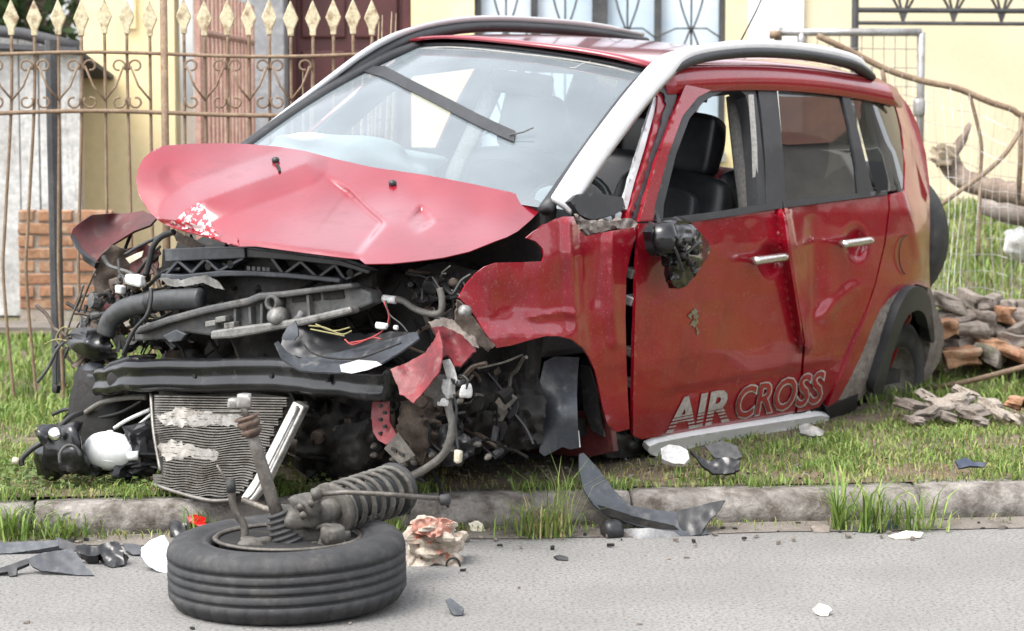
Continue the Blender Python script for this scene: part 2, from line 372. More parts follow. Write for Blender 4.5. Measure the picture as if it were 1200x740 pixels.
def tps(ctrl, lam):                                  # thin-plate surface, slightly smoothed
    A = np.array([(c[0], c[1]) for c in ctrl], float) / 100; v = np.array([c[2] for c in ctrl], float); n = len(A)
    def ker(d2): return np.where(d2 > 1e-12, .5 * d2 * np.log(np.maximum(d2, 1e-12)), 0)
    K = ker(((A[:, None] - A[None]) ** 2).sum(-1)) + np.eye(n) * lam; Pm = np.c_[np.ones(n), A]
    sol = np.linalg.solve(np.block([[K, Pm], [Pm.T, np.zeros((3, 3))]]), np.r_[v, 0, 0, 0])
    def f(x, y):
        p = np.array([x, y]) / 100; return float(ker(((A - p) ** 2).sum(1)) @ sol[:n] + sol[n] + sol[n + 1:] @ p)
    return f
def rbf(ctrl):                                       # smooth scattered interpolation of one value over the plane
    A = np.array([(c[0], c[1]) for c in ctrl], float) / 100; v = np.array([c[2] for c in ctrl], float); n = len(A)
    if n <= 3:                                       # too few points for a plane: blend by distance
        def g(x, y):
            w_ = 1 / (((A - np.array([x, y]) / 100) ** 2).sum(1) + 1e-3); return float((w_ * v).sum() / w_.sum())
        return g
    K = np.sqrt(((A[:, None] - A[None]) ** 2).sum(-1)); Pm = np.c_[np.ones(n), A]
    return tps(ctrl, .002)
    S = np.block([[K, Pm], [Pm.T, np.zeros((3, 3))]]); sol = np.linalg.solve(S + np.eye(n + 3) * 1e-9, np.r_[v, 0, 0, 0])
    def f(x, y):
        p = np.array([x, y]) / 100; return float(np.sqrt(((A - p) ** 2).sum(1)) @ sol[:n] + sol[n] + sol[n + 1:] @ p)
    return f
def seg_d(x, y, pl):                                 # distance from a point to a polyline
    b = 1e9
    for (x0, y0), (x1, y1) in zip(pl[:-1], pl[1:]):
        dx, dy = x1 - x0, y1 - y0; t = max(0, min(1, ((x - x0) * dx + (y - y0) * dy) / (dx * dx + dy * dy)))
        b = min(b, math.hypot(x - x0 - t * dx, y - y0 - t * dy))
    return b
def copy_tree(o, parent=None):
    c = o.copy(); COL.objects.link(c); c.parent = parent
    for ch in [q for q in bpy.data.objects if q.parent == o]: copy_tree(ch, c)
    return c
def blob(c, d, seed=0, amt=.25, sub=2, rot=None, fr=1.6, ball=.35):  # lumpy rounded rock
    bm = bmesh.new(); bmesh.ops.create_cube(bm, size=1); bmesh.ops.subdivide_edges(bm, edges=bm.edges[:], cuts=sub, use_grid_fill=True)
    vs = []
    for v in bm.verts:
        p = v.co.copy(); p = p.lerp(p.normalized() * (.62 if ball < .9 else .5), ball); p *= 1 + amt * noise.noise(p * fr + Vector((seed * 3.1, seed * 1.7, seed)))
        p = Vector((p.x * d[0], p.y * d[1], p.z * d[2])); p = rot @ p if rot is not None else p; vs.append(Vector(c) + p)
    fs = [tuple(v.index for v in f.verts) for f in bm.faces]; bm.free(); return vs, fs

# ================================================================== SETTING
def kerb_y(x): return 7.82 + .106 * x               # front foot of the kerb
def grid_mesh(name, xs, ys, zf, m, smooth=True):
    nx, ny = len(xs), len(ys); v = [(x, y, zf(x, y)) for y in ys for x in xs]
    f = [(j * nx + i, j * nx + i + 1, (j + 1) * nx + i + 1, (j + 1) * nx + i) for j in range(ny - 1) for i in range(nx - 1)]
    return mesh(name, v, f, m, None, smooth)
def sstep(a, b, x):
    t = max(0, min(1, (x - a) / (b - a))); return t * t * (3 - 2 * t)
def ground_z(x, y):
    dk = y - kerb_y(x)
    z = .116 + .02 * noise.noise(Vector((x * 1.3, y * 1.3, 0))) * sstep(.3, .6, dk) - .025 * sstep(1, 3, dk)
    bank = sstep(1.55, 2.1, x - .15 * (y - 11)) * sstep(11.15, 11.55, y)
    z += bank * (.27 + .085 * max(0, min(y, 17.5) - 11.4))
    return z
tag(mesh('ground', [(-400, -400, -.03), (400, -400, -.03), (400, 400, -.03), (-400, 400, -.03)], [(0, 1, 2, 3)], 'soil'), kind='structure')
xs = np.linspace(-7, 9, 130)
road = mesh('road', [(-80, -9, .0), (80, -9, .0), (80, kerb_y(80) + .05, 0), (-80, kerb_y(-80) + .05, 0)], [(0, 1, 2, 3)], 'asphalt'); tag(road, kind='structure')
# gutter of washed-in grit along the kerb foot
v = []; f = []
for i in range(160):
    x = -8 + i * .12; wd = .10 + .06 * noise.noise(Vector((x * 1.7, 3, 0))) + .03 * noise.noise(Vector((x * 7, 1, 0)))
    v += [(x, kerb_y(x) + .03, .012), (x, kerb_y(x) - wd * .5, .010), (x, kerb_y(x) - wd - .06, .003)]
    if i: f += [(3 * i - 3, 3 * i - 2, 3 * i + 1, 3 * i), (3 * i - 2, 3 * i - 1, 3 * i + 2, 3 * i + 1)]
tag(mesh('gutter', [p[:] for p in v], [q[::-1] for q in f], 'grit', None, True), kind='structure')
gx = np.linspace(-9, 13, 200); gyv = np.concatenate([np.linspace(0, 4.5, 70), np.linspace(4.8, 22, 50)])
v = []; f = []; nx = len(gx)
for t in gyv:
    for x in gx:
        y = kerb_y(x) + .135 + t; v.append((x, y, ground_z(x, y)))
for j in range(len(gyv) - 1):
    for i in range(nx - 1): f.append((j * nx + i, j * nx + i + 1, (j + 1) * nx + i + 1, (j + 1) * nx + i))
tag(mesh('verge', v, f, 'soil', None, True), kind='structure')
# kerb: one concrete stone after another
kerb = tag(empty('kerb', (0, kerb_y(0), 0)), kind='structure'); kerb['_w'] = (0, kerb_y(0), 0)
kx = -6.45; ki = 0
kd = Vector((1, .106, 0)).normalized(); kn = Vector((-kd.y, kd.x, 0))
while kx < 8:
    L = .98; prof = [(.0, -.02), (.006, .055), (.016, .088), (.035, .106), (.06, .113), (.15, .114), (.15, -.02)]
    n = 26; v = []; f = []; m = len(prof)
    lift = random.uniform(-.004, .006); out_ = random.uniform(-.006, .006)
    for i in range(n):
        x = kx + (L - .012) * i / (n - 1); e = min(i, n - 1 - i)
        for a, b in prof:
            q = Vector((x, kerb_y(x), 0)) + kn * (a + out_) + Vector((0, 0, b + (lift if b > 0 else 0)))
            dd = noise.noise(q * 4) * .008 + noise.noise(q * 14) * .004 + noise.noise(q * 40) * .0025 - (.006 if e == 0 else 0)
            q += (-kn * .7 + Vector((0, 0, .7 if b > .06 else 0))) * (dd if b > 0 else 0); v.append(q)
    for i in range(n - 1):
        for k in range(m): f.append((i * m + k, i * m + (k + 1) % m, (i + 1) * m + (k + 1) % m, (i + 1) * m + k))
    f += [tuple(range(m)), tuple((n - 1) * m + k for k in range(m))[::-1]]
    b = MB(); b.v = [tuple(p) for p in v]; b.f = f; b.build('kerb_stone', 'kerb_concrete', kerb, True)
    kx += L; ki += 1
# concrete path crossing the yard on the left
tag(mesh('path', [(-8, 13.2, .128), (-1.2, 13.2, .128), (-1.2, 13.55, .13), (-8, 13.55, .13)], [(0, 1, 2, 3)], 'grit', None, False, .02, offset=1), kind='structure')

# ------------------------------------------------------------------ house across the yard
HYD = 15.6
def wx(px, y): return (px - 600) / FPX * y * (math.cos(PIT) + 0) if False else W(px, 110, y=y).x
def wz(py, y): return W(600, py, y=y).z
def wbox(b, x0, x1, z0, z1, y0, y1): return b.box(((x0 + x1) / 2, (y0 + y1) / 2, (z0 + z1) / 2), (x1 - x0, y1 - y0, z1 - z0))
house = wthing('yellow_house', (0, HYD, .1), 'yellow rendered house with maroon door and grilled windows behind the crashed car', 'house')
X = lambda px: wx(px, HYD)
for nm, m, a, b_, z0, z1, dy in (('wall', 'yellow_wall', 96, 205, .05, 3.2, 0), ('wall', 'white_wall', 205, 338, .05, 3.2, .9), ('wall', 'yellow_wall', 482, 556, .05, 3.2, 0),
                                 ('wall', 'yellow_wall', 850, 876, .05, 3.2, 0), ('wall', 'white_wall', 876, 940, .05, 3.2, -.04), ('wall', 'cream_wall', 940, 1720, .05, 3.2, 0), ('wall', 'yellow_wall', 556, 850, .05, 1.0, 0)):
    wbox(MB(), X(a), X(b_), z0, z1, HYD + dy, HYD + dy + .25).build(nm, m, house)
wbox(MB(), X(96), X(1720), 3.2, 3.4, HYD - .1, HYD + 6).build('roof_slab', 'concrete', house)
wbox(MB(), X(96), X(1720), .05, 3.2, HYD + 5.5, HYD + 5.8).build('rear_wall', 'white_wall', house)
wbox(MB(), X(289), X(338), .05, 3.2, HYD - .25, HYD + .1).build('column', 'granite', house, bevel=.01)
door = wbox(MB(), X(338), X(482), .1, 3.0, HYD + .1, HYD + .16).build('door', 'maroon_wood', house)
for px in (338, 472):
    wbox(MB(), X(px), X(px + 9), .1, 3.0, HYD + .02, HYD + .1).build('door_frame', 'maroon_wood', door, bevel=.006)
for i in range(2):
    for z0, z1 in ((.2, .95), (1.05, 1.72), (1.80, 2.5)):
        a = X(352 + i * 62); wbox(MB(), a, a + .29, z0, z1, HYD + .075, HYD + .1).build('door_panel', 'maroon_wood', door, bevel=.02)
# side window high on the left wall
win = wbox(MB(), X(146), X(161), 1.86, 2.6, HYD - .03, HYD + .0).build('window', 'yellow_wall', house)
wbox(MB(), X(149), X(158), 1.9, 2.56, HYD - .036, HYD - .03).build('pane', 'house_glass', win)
# wide front window with dark mullions and a wrought grille
win = MB()
wbox(win, X(556), X(850), 1.0, 1.06, HYD - .06, HYD + .2); win = win.build('window', 'concrete', house)
edges = [556, 622, 694, 767, 843]
for i in range(4):
    a, b_ = X(edges[i] + 8), X(edges[i + 1])
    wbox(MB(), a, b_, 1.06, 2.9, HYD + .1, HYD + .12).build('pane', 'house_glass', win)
for e in edges + [850]:
    wbox(MB(), X(e), X(e) + (.045 if e not in (694,) else .10), 1.06, 2.9, HYD + .04, HYD + .14).build('mullion', 'dark_post', win)
for i in range(4):
    cx = (X(edges[i] + 8) + X(edges[i + 1])) / 2; g = MB()
    for zc in (1.55, 2.15):
        for q in (-1, 1):
            g.tube([(cx + q * .085 * math.sin(math.pi * k / 12), HYD - .04, zc - .32 + .64 * k / 12) for k in range(13)], .007, 5)
    g.tube([(cx, HYD - .04, 1.1), (cx, HYD - .04, 2.9)], .007, 5)
    for z in (1.2, 1.86, 2.46):
        g.tube([(X(edges[i]), HYD - .04, z - .06), (cx - .1, HYD - .04, z), (cx + .1, HYD - .04, z), (X(edges[i + 1]), HYD - .04, z - .06)], .006, 5)
    g.build('grille', 'dark_post', win, True)
# lean-to truss over the right-hand wall
tr = wthing('canopy_truss', (wx(1100, 14.6), 14.6, .5), 'dark iron canopy truss along the cream wall at the top right', 'canopy')
y = 14.6; tx = lambda p: wx(p, y); tz = lambda p: wz(p, y)
for p in (-8, 12, 27):
    MB().tube([(tx(998), y, tz(p)), (tx(1330), y, tz(p + 2))], .018 if p != 27 else .014, 6).build('chord', 'dark_post', tr)
for c in (1057, 1116, 1172, 1230, 1286):
    g = MB()
    for dx in (-16, -7, 7, 16): g.tube([(tx(c + dx), y, tz(-8)), (tx(c + dx * .3), y, tz(12)), (tx(c), y, tz(26))], .009, 5)
    g.build('strut', 'dark_post', tr)
MB().tube([(tx(1001), y, .1), (tx(1001), y, tz(-10))], .022, 8).build('post', 'dark_post', tr)
MB().tube([(tx(1330), y, .1), (tx(1330), y, tz(-10))], .022, 8).build('post', 'dark_post', tr)
wbox(MB(), tx(996), tx(1330), tz(-14), tz(-9), y - .06, y + .12).build('canopy_sheet', 'roof_dark', tr)

# ------------------------------------------------------------------ white plank shed on the far left
YS = 14.4; sx = lambda p: wx(p, YS)
shed = wthing('plank_shed', (sx(0), YS, .1), 'whitewashed plank shed with dark curved roof edge behind the left fence', 'shed')
pe = [-520, -480, -440, -400, -360, -320, -280, -240, -200, -160, -120, -82, -45, -12, 22, 45, 70, 94]
for i in range(len(pe) - 1):
    topz = wz(36 + (max(pe[i], 0)) * .17, YS) - .01
    b = MB(); wbox(b, sx(pe[i]) + .004, sx(pe[i + 1]) - .004, .1, topz, YS + random.uniform(0, .015), YS + .05); b.build('plank', 'whitewash_wood', shed, bevel=.004)
wbox(MB(), sx(-520), sx(92), .1, 1.7, YS + .08, YS + .1).build('backing', 'dark_post', shed)
g = MB(); g.tube([(sx(p), YS - .06, wz(q, YS)) for p, q in ((-520, 22), (-160, 30), (-60, 32), (0, 37), (30, 40), (60, 47), (95, 56))], .035, 8); g.build('roof_edge', 'roof_dark', shed, True)
b = MB(); b.add([(sx(-520), YS - .1, wz(24, YS)), (sx(95), YS - .1, wz(56, YS)), (sx(95), YS + 2.0, wz(56, YS) - .25), (sx(-520), YS + 2.0, wz(24, YS) - .25)], [(0, 1, 2, 3)]); b.build('roof', 'roof_dark', shed, solid=.03)
# ------------------------------------------------------------------ low brick wall
YB = 13.95; bx = lambda p: wx(p, YB)
bw = wthing('brick_wall', (bx(70), YB, .1), 'low weathered orange brick wall behind the iron fence', 'brick wall')
wbox(MB(), bx(18), bx(128), .08, wz(250, YB), YB + .012, YB + .14).build('mortar_bed', 'mortar', bw)
x0, x1 = bx(17), bx(129); rows = 8; z0 = wz(364, YB); zt = wz(246, YB); rh = (zt - z0) / rows
bm_ = [None]
for r in range(rows):
    xx = x0 - (.115 if r % 2 else 0)
    while xx < x1 - .02:
        a = max(xx, x0); e = min(xx + .215, x1)
        if e - a > .04:
            b = MB(); b.box(((a + e) / 2, YB + .055 + random.uniform(-.008, .008), z0 + rh * (r + .5)), (e - a - .012, .11, rh - .012), jit=.004)
            b.build('brick', 'brick', bw, bevel=.006)
        xx += .23
# ------------------------------------------------------------------ iron garden fence with spear finials
YF = 10.45; fx = lambda p: wx(p, YF); fz = lambda p: wz(p, YF)
fence = wthing('iron_fence', (fx(220), YF, .1), 'rusty ornamental iron fence with cream spear finials and heart scrolls on the left', 'fence')
zA, zB, zC = fz(64), fz(133), fz(476)
def sag(px): return .006 * math.sin(px * .02)
for nm, zz, r, e in (('rail', zA, .009, 452), ('rail', zB, .011, 350), ('rail', zC, .010, 300)):
    MB().tube([(fx(p), YF, zz + (.01 * math.sin(p * .015))) for p in range(-340, e + 1, 12)], r, 6).build(nm, 'rust_iron', fence, True)
bars = list(range(-337, -40, 27)) + [-40, -13, 14, 41, 69, 96, 123, 149, 176, 216, 240, 267, 292, 316, 341, 367, 391, 414, 436]
for i, p in enumerate(bars):
    bend = random.uniform(-.03, .03) if p < 150 else random.uniform(-.012, .012)
    if p in (14, 41): bend = -.055
    pts = [(fx(p), YF + .012, zA + .05), (fx(p), YF + .012, zA), (fx(p) + bend * .15, YF + .012, zB), (fx(p) + bend * .8, YF + .012, (zB + zC) * .5 + .15), (fx(p) + bend, YF + .012, (zB + zC) * .5 - .1), (fx(p) + bend * .3, YF + .012, zC), (fx(p) + bend * .2, YF + .012, .05)]
    pts = spline(pts, 4)
    top = (fx(p), YF + .012, zA + .10)
    bar = MB().tube([top] + pts, .0075, 6).build('bar', 'rust_iron', fence, True)
    bar2 = MB(); bx0, bz0 = fx(p), zA + .085
    sp = [(0, 0), (.012, .0), (.014, .028), (.034, .075), (.0, .155), (-.034, .075), (-.014, .028), (-.012, 0)]
    h = random.uniform(-.01, .005)
    bar2.prism([(bx0 + a, YF + .002, bz0 + c_ + h) for a, c_ in sp], (0, .02, 0)).build('finial', 'cream_paint', bar, bevel=.004)
post = MB().tube([(fx(193), YF, .05), (fx(193), YF, fz(-5))], .017, 8).build('post', 'rust_iron', fence, True)
for i in range(len(bars) - 1):
    a, b_ = fx(bars[i]), fx(bars[i + 1])
    if b_ - a > .12 or bars[i] > 350: continue
    c_ = (a + b_) / 2; s_ = 1 if i % 2 else -1; g = MB(); zt, zb = zA - .025, zB + .025; rr = .03
    x_in = c_ - s_ * .03                             # one half heart per bay
    for zc, sg in ((zA - .05, 1), (zB + .05, -1)):
        g.tube([(c_ + s_ * .012 + math.cos(t) * rr * (1 - k * .028), YF, zc + sg * math.sin(t) * rr * (1 - k * .028)) for k, t in enumerate(np.linspace(-.6 if s_ > 0 else math.pi + .6, (1.5 * math.pi + .3) if s_ > 0 else -.5 * math.pi - .3, 16))], .005, 5)
    g.tube([(a if s_ > 0 else b_, YF, (zA + zB) / 2 - .07), (c_, YF, (zA + zB) / 2 - .01), (c_ + s_ * .035, YF, zA - .05)], .005, 5)
    g.build('scroll', 'rust_iron', fence, True)
# leaning dark post behind it
tag(MB().tube([(fx(45), YF + .35, .05), (fx(44), YF + .35, 1.0), (fx(43), YF + .35, 1.68)], .03, 8).build('dark_post', 'dark_post'), 'dark grey steel post standing just behind the left iron fence', 'post')
# pinkish iron gate standing open towards the house
gate = wthing('pink_gate', (wx(255, 12.5), 12.5, .1), 'faded pink iron bar gate swung open beside the granite column', 'gate')
g0, g1 = Vector((wx(236, 11.8), 11.8, 0)), Vector((wx(297, 14.0), 14.0, 0))
for zz in (.35, 1.0, 1.74):
    MB().tube([g0 + Vector((0, 0, zz)), g1 + Vector((0, 0, zz))], .016, 6).build('gate_rail', 'pink_iron', gate)
for i in range(15):
    q = g0.lerp(g1, i / 14); MB().tube([q + Vector((0, 0, .15)), q + Vector((0, 0, 1.95 if i else 2.05))], .011 if i else .035, 6).build('gate_bar', 'pink_iron', gate)
# broken fence slats
sl_ = wthing('broken_slats', (fx(430), YF + .15, .1), 'splintered cream fence slats sticking up behind the far roof pillar', 'slats')
for i, (px, tp, ln) in enumerate(((420, 66, 3), (428, 30, 5), (436, 24, 6), (441, 16, 5), (449, 12, 8), (456, 14, 6), (352, 80, -2), (358, 74, 3))):
    q = MB(); b0 = Vector((fx(px - ln * 1.5), YF + .15, .2)); b1 = Vector((fx(px + ln), YF + .15 + .01 * i, fz(tp)))
    q.tube([b0, b0.lerp(b1, .8), b1], [.022, .020, .004], 4, flat=.35).build('slat', 'cream_paint' if i < 6 else 'dead_wood', sl_)

# ------------------------------------------------------------------ trees
def foliage(name, centres, n, size, tones, m='leaf', parent=None, flat=0):
    cs = rng.integers(0, len(centres), n); C_ = np.array([c[:3] for c in centres], float)[cs]; Rr = np.array([c[3] for c in centres], float)[cs]
    d = rng.normal(size=(n, 3)); d /= np.linalg.norm(d, axis=1)[:, None]; P = C_ + d * (Rr * rng.uniform(.35, 1.05, n) ** .6)[:, None]
    a = rng.normal(size=(n, 3)); a /= np.linalg.norm(a, axis=1)[:, None]; b = np.cross(a, rng.normal(size=(n, 3))); b /= np.linalg.norm(b, axis=1)[:, None]
    s = size * rng.uniform(.6, 1.3, n)[:, None]
    V = np.stack([P - a * s, P + b * s * .5, P + a * s, P - b * s * .5], 1).reshape(-1, 3)
    me = bpy.data.meshes.new(name); me.vertices.add(4 * n); me.vertices.foreach_set('co', V.ravel()); me.loops.add(4 * n); me.loops.foreach_set('vertex_index', np.arange(4 * n, dtype=np.int32))
    me.polygons.add(n); me.polygons.foreach_set('loop_start', np.arange(0, 4 * n, 4, dtype=np.int32)); me.update()
    t = np.array(tones)[rng.integers(0, len(tones), n)] * rng.uniform(.7, 1.25, (n, 1)); col = np.c_[t, np.ones(n)]
    at = me.attributes.new('tone', 'FLOAT_COLOR', 'POINT'); at.data.foreach_set('color', np.repeat(col, 4, 0).astype(np.float32).ravel())
    return mobj(name, me, m, parent)
GREEN = [(.035, .07, .02), (.05, .09, .028), (.07, .11, .035), (.03, .055, .02)]
def tree(loc, h, r, n, label, group=None):
    t = wthing('tree', loc, label, 'tree', group); L = Vector(loc); g = MB()
    top = L + Vector((.1 * r, 0, h * .75)); g.tube([L, L.lerp(top, .5) + Vector((.08, 0, 0)), top], [r * .12, r * .08, r * .03], 8)
    cs = []
    for i in range(14):
        a = random.uniform(0, 6.28); q = L + Vector((math.cos(a) * r * random.uniform(.2, .8), math.sin(a) * r * random.uniform(.2, .8), h * random.uniform(.45, .95)))
        g.tube([L.lerp(top, .45), q], [r * .04, r * .012], 5); cs.append((*q, r * random.uniform(.28, .45)))
    g.build('trunk', 'bark', t, True); foliage('crown', cs, n, .07, GREEN, 'leaf', t)
tree((wx(20, 22), 22, .1), 3.6, 1.6, 9000, 'dark green bushy tree above the shed roof at the top left corner')
tree((wx(-60, 24), 24, .1), 4.6, 2.0, 7000, 'taller dark tree at the extreme top left, behind the bushy tree')
tree((-6.5, 20, .1), 4.2, 1.9, 7000, 'round dark tree beyond the shed, just left of the picture')
tree((-9.5, 21, .1), 5.0, 2.2, 7000, 'second dark tree further left beyond the shed')
# ------------------------------------------------------------------ next-door house and hedge, seen mirrored in the car's side glass
nh = wthing('neighbour_house', (13.6, 16.2, 0), 'grey plastered house with tiled hip roof reflected in the rear side window', 'house')
NR = Matrix.Rotation(R_(-60), 3, 'Z'); NO = Vector((13.6, 16.2, 0))
def nbox(c, d): return MB().box(NO + NR @ Vector(c), d, NR)
nbox((0, 0, 2.3), (8, 5, 4.6)).build('wall', 'concrete', nh)
b = MB(); e = [NO + NR @ Vector(p) for p in ((-4.6, -3, 4.5), (4.6, -3, 4.5), (4.6, 3, 4.5), (-4.6, 3, 4.5), (-1.8, 0, 6.3), (1.8, 0, 6.3))]
b.add(e, [(0, 1, 5, 4), (1, 2, 5), (2, 3, 4, 5), (3, 0, 4), (0, 3, 2, 1)]); b.build('roof', 'roof_tile', nh, solid=.08)
for cx in (-1.9, 1.6):
    q = nbox((cx, -2.53, 3.4), (1.3, .08, 1.1)).build('window', 'white_wall', nh); nbox((cx, -2.58, 3.4), (1.1, .04, .9)).build('pane', 'tinted_glass', q)
hd = wthing('hedge', (14, 17, .1), 'dark green leafy hedge reflected low in the rear side window', 'hedge')
MB().tube([(11.5, 14.5, .1), (11.6, 14.6, 1.0)], .05, 6).build('stem', 'bark', hd)
foliage('leaves', [(9.2 + i * .16 + random.uniform(-.3, .3), 17.5 - i * .28 + random.uniform(-.3, .3), random.uniform(.5, 2.3), .7) for i in range(26)], 12000, .09, GREEN, 'leaf', hd)

# ------------------------------------------------------------------ unseen house and hedge added across the street to darken the paint's reflections
oh = wthing('added_opposite_house', (-3, -9, 0), 'added unseen brick house across the street, darkening reflections in the car paint', 'house')
wbox(MB(), -11, 3, 0, 3.1, -14, -9).build('wall', 'brick', oh)
b = MB(); b.add([(-11.6, -14.6, 3.0), (3.6, -14.6, 3.0), (3.6, -8.4, 3.0), (-11.6, -8.4, 3.0), (-8.5, -11.5, 4.8), (.5, -11.5, 4.8)], [(0, 1, 5, 4), (1, 2, 5), (2, 3, 4, 5), (3, 0, 4), (0, 3, 2, 1)]); b.build('roof', 'roof_tile', oh, solid=.08)
for cx in (-9, -5.5, .5):
    q = wbox(MB(), cx - .7, cx + .7, .95, 2.2, -8.99, -8.93).build('window', 'white_wall', oh); wbox(MB(), cx - .6, cx + .6, 1.05, 2.1, -8.93, -8.90).build('pane', 'tinted_glass', q)
q = wbox(MB(), -2.6, -1.6, .1, 2.2, -8.99, -8.93).build('door', 'maroon_wood', oh)
og = wthing('added_opposite_hedge', (9, -7.5, 0), 'added unseen dark hedge across the street, darkening reflections in the car paint', 'hedge')  # hedge added out of view so upright paint reflects something dark
MB().tube([(9, -7.5, 0), (9, -7.5, 1.5)], .06, 6).build('stem', 'bark', og)
foliage('leaves', [(4.5 + i * .6 + random.uniform(-.2, .2), -7.5 + random.uniform(-.4, .4), random.uniform(.5, 2.6), .8) for i in range(34)], 14000, .12, GREEN, 'leaf', og)

# ================================================================== THE CRASHED CAR (all parts in the car's own axes)
car = empty('crashed_car', (0, 0, 0), 'red compact car with its front end torn open, resting on the grass verge', 'car')
M4 = Matrix([[*RC[i], TC[i]] for i in range(3)] + [[0, 0, 0, 1]]); car.matrix_world = M4
WZ = ([.18, .25, .35, .55, .75, .95, 1.05, 1.3, 1.5, 1.6], [.77, .81, .84, .865, .868, .848, .825, .725, .62, .56])
def halfw(z, x):
    return float(np.interp(z, *WZ)) - .05 * max(0, -x / .6) ** 2 - .10 * max(0, min(1.15, (x - 2.5) / .6)) ** 2
def side(px, py, off=0.0):
    Y = -.84
    for _ in range(14):
        c = C(px, py, Y=Y); Y = .5 * Y + .5 * (-halfw(c.z, c.x) + off)
    return c
def gs(x, y, cx, cy, rx, ry): return math.exp(-((x - cx) / rx) ** 2 - ((y - cy) / ry) ** 2)
def door_dent(x, y):                                 # metres pushed into the body
    d = .026 * gs(x, y, 985, 325, 26, 60) + .034 * gs(x, y, 956, 330, 13, 66) + .020 * gs(x, y, 893, 385, 48, 55) + .014 * gs(x, y, 840, 340, 40, 50) + .012 * gs(x, y, 985, 400, 30, 30)
    r = seg_d(x, y, [(918, 250), (927, 310), (936, 360), (943, 404)]); d -= .045 * max(0, 1 - r / 10)
    r = seg_d(x, y, [(950, 260), (952, 330), (945, 400)]); d += .010 * max(0, 1 - r / 9)
    r = seg_d(x, y, [(962, 372), (985, 350), (1000, 338)]); d -= .010 * max(0, 1 - r / 10)
    t = (x - 783) / 200; yl = 462 - 36 * t           # pressed line above the sill
    d += .010 * sstep(-9, 3, y - yl) * sstep(760, 800, x) * (1 - sstep(960, 1000, x)) if y > yl - 9 else 0
    r = seg_d(x, y, [(880, 268), (884, 300), (930, 310)]); d += .006 * max(0, 1 - r / 16)
    for hx, hy in ((902, 304), (1004, 285)): d += .030 * math.exp(-(((x - hx + 1) / 11) ** 2 + ((y - hy) / 17) ** 2) ** 2)
    d += .003 * noise.noise(Vector((x * .022, y * .022, 0))) + .002 * noise.noise(Vector((x * .06, y * .05, 4)))
    return d
def door_fn(x, y): return side(x, y, door_dent(x, y))
def zoomfix(l): return l
# ---- doors
door_f = sheet('front_door', [(749, 262), (760, 262), (800, 260), (860, 252), (916, 244), (920, 262), (926, 310), (934, 360), (941, 402), (938, 440), (931, 484), (860, 497), (800, 507), (752, 515), (742, 511), (742, 470), (743, 420), (745, 350), (747, 300)], door_fn, 'red_paint', car, 4, solid=.012, toward=CAMC)
door_r = sheet('rear_door', [(919, 244), (960, 238), (1000, 233), (1040, 228), (1041, 245), (1036, 285), (1025, 332), (1011, 376), (993, 420), (976, 456), (960, 477), (948, 481), (934, 483.5), (941, 440), (944, 402), (937, 360), (929, 310), (923, 262)], door_fn, 'red_paint', car, 4, solid=.012, toward=CAMC)
# upper frame of the front door: arched red frame around the missing glass
fo = [(749, 260), (769, 189), (789, 135), (803, 101), (812, 93), (830, 86.5), (862, 82.5), (890, 81.5), (893, 92), (880, 97), (862, 97), (843, 101), (818, 114), (800, 136), (783, 182), (767, 243), (766, 259)]
sheet('window_frame', fo, lambda x, y: side(x, y, -.002), 'red_paint', door_f, 4, solid=.03, toward=CAMC)
sheet('window_seal', [(766, 258), (767, 243), (783, 182), (800, 136), (818, 114), (843, 101), (862, 97), (880, 97), (885, 104), (890, 140), (895, 190), (898, 240), (889, 242), (886, 190), (880, 135), (874, 112), (866, 105), (848, 107), (826, 118), (808, 139), (792, 182), (778, 240), (777, 256)], lambda x, y: side(x, y, .004), 'trim_black', door_f, 4, solid=.05, toward=CAMC)
sheet('b_pillar_trim', [(887, 97), (893, 91), (906, 92), (910, 100), (916, 160), (922, 236), (915, 243), (899, 245), (897, 190), (892, 130)], lambda x, y: side(x, y, .0), 'trim_black', door_f, 5, solid=.02, toward=CAMC)
sheet('belt_moulding', [(766, 262), (778, 256), (840, 248), (916, 236), (917, 244), (860, 253), (800, 262), (772, 267)], lambda x, y: side(x, y, -.014), 'trim_black', door_f, 5, solid=.03, toward=CAMC)
# rear door frame and glass
rg = [(911, 99), (921, 96), (962, 96), (976, 98), (985, 106), (996, 150), (1004, 195), (1007, 229), (922, 236), (916, 160)]
sheet('window_frame', [(905, 90), (930, 89), (965, 90), (984, 94), (992, 100), (1005, 150), (1018, 205), (1024, 226), (1007, 230), (1004, 195), (996, 150), (985, 106), (976, 98), (962, 96), (921, 96), (911, 99)], lambda x, y: side(x, y, -.001), 'trim_black', door_r, 4, solid=.02, toward=CAMC)
sheet('window_glass', rg, lambda x, y: side(x, y, .008), 'tinted_glass', door_r, 6, solid=0, toward=CAMC)
sheet('belt_moulding', [(918, 236), (960, 232), (1024, 224.5), (1040, 223), (1040, 228.5), (1000, 233.5), (960, 238.5), (919, 244)], lambda x, y: side(x, y, -.012), 'trim_black', door_r, 5, solid=.03, toward=CAMC)
# handles
for par, (hx, hy), s_ in ((door_f, (902, 304), 1.0), (door_r, (1004, 284.5), .92)):
    a, b_, c_ = side(hx - 18 * s_, hy + 2, -.035), side(hx, hy - .2, -.045), side(hx + 17 * s_, hy - 2.5, -.04)
    h = MB().tube(spline([a, b_, c_], 5), .019, 10, flat=.85).build('handle', 'handle_chrome', par, True)
    MB().tube([side(hx + 15 * s_, hy - 2, .01), side(hx + 15 * s_, hy - 2, -.04)], .012, 8).build('handle_mount', 'handle_chrome', h, True)
    MB().tube([side(hx - 15 * s_, hy + 2, .01), side(hx - 15 * s_, hy + 2, -.035)], .01, 8).build('handle_mount', 'handle_chrome', h, True)
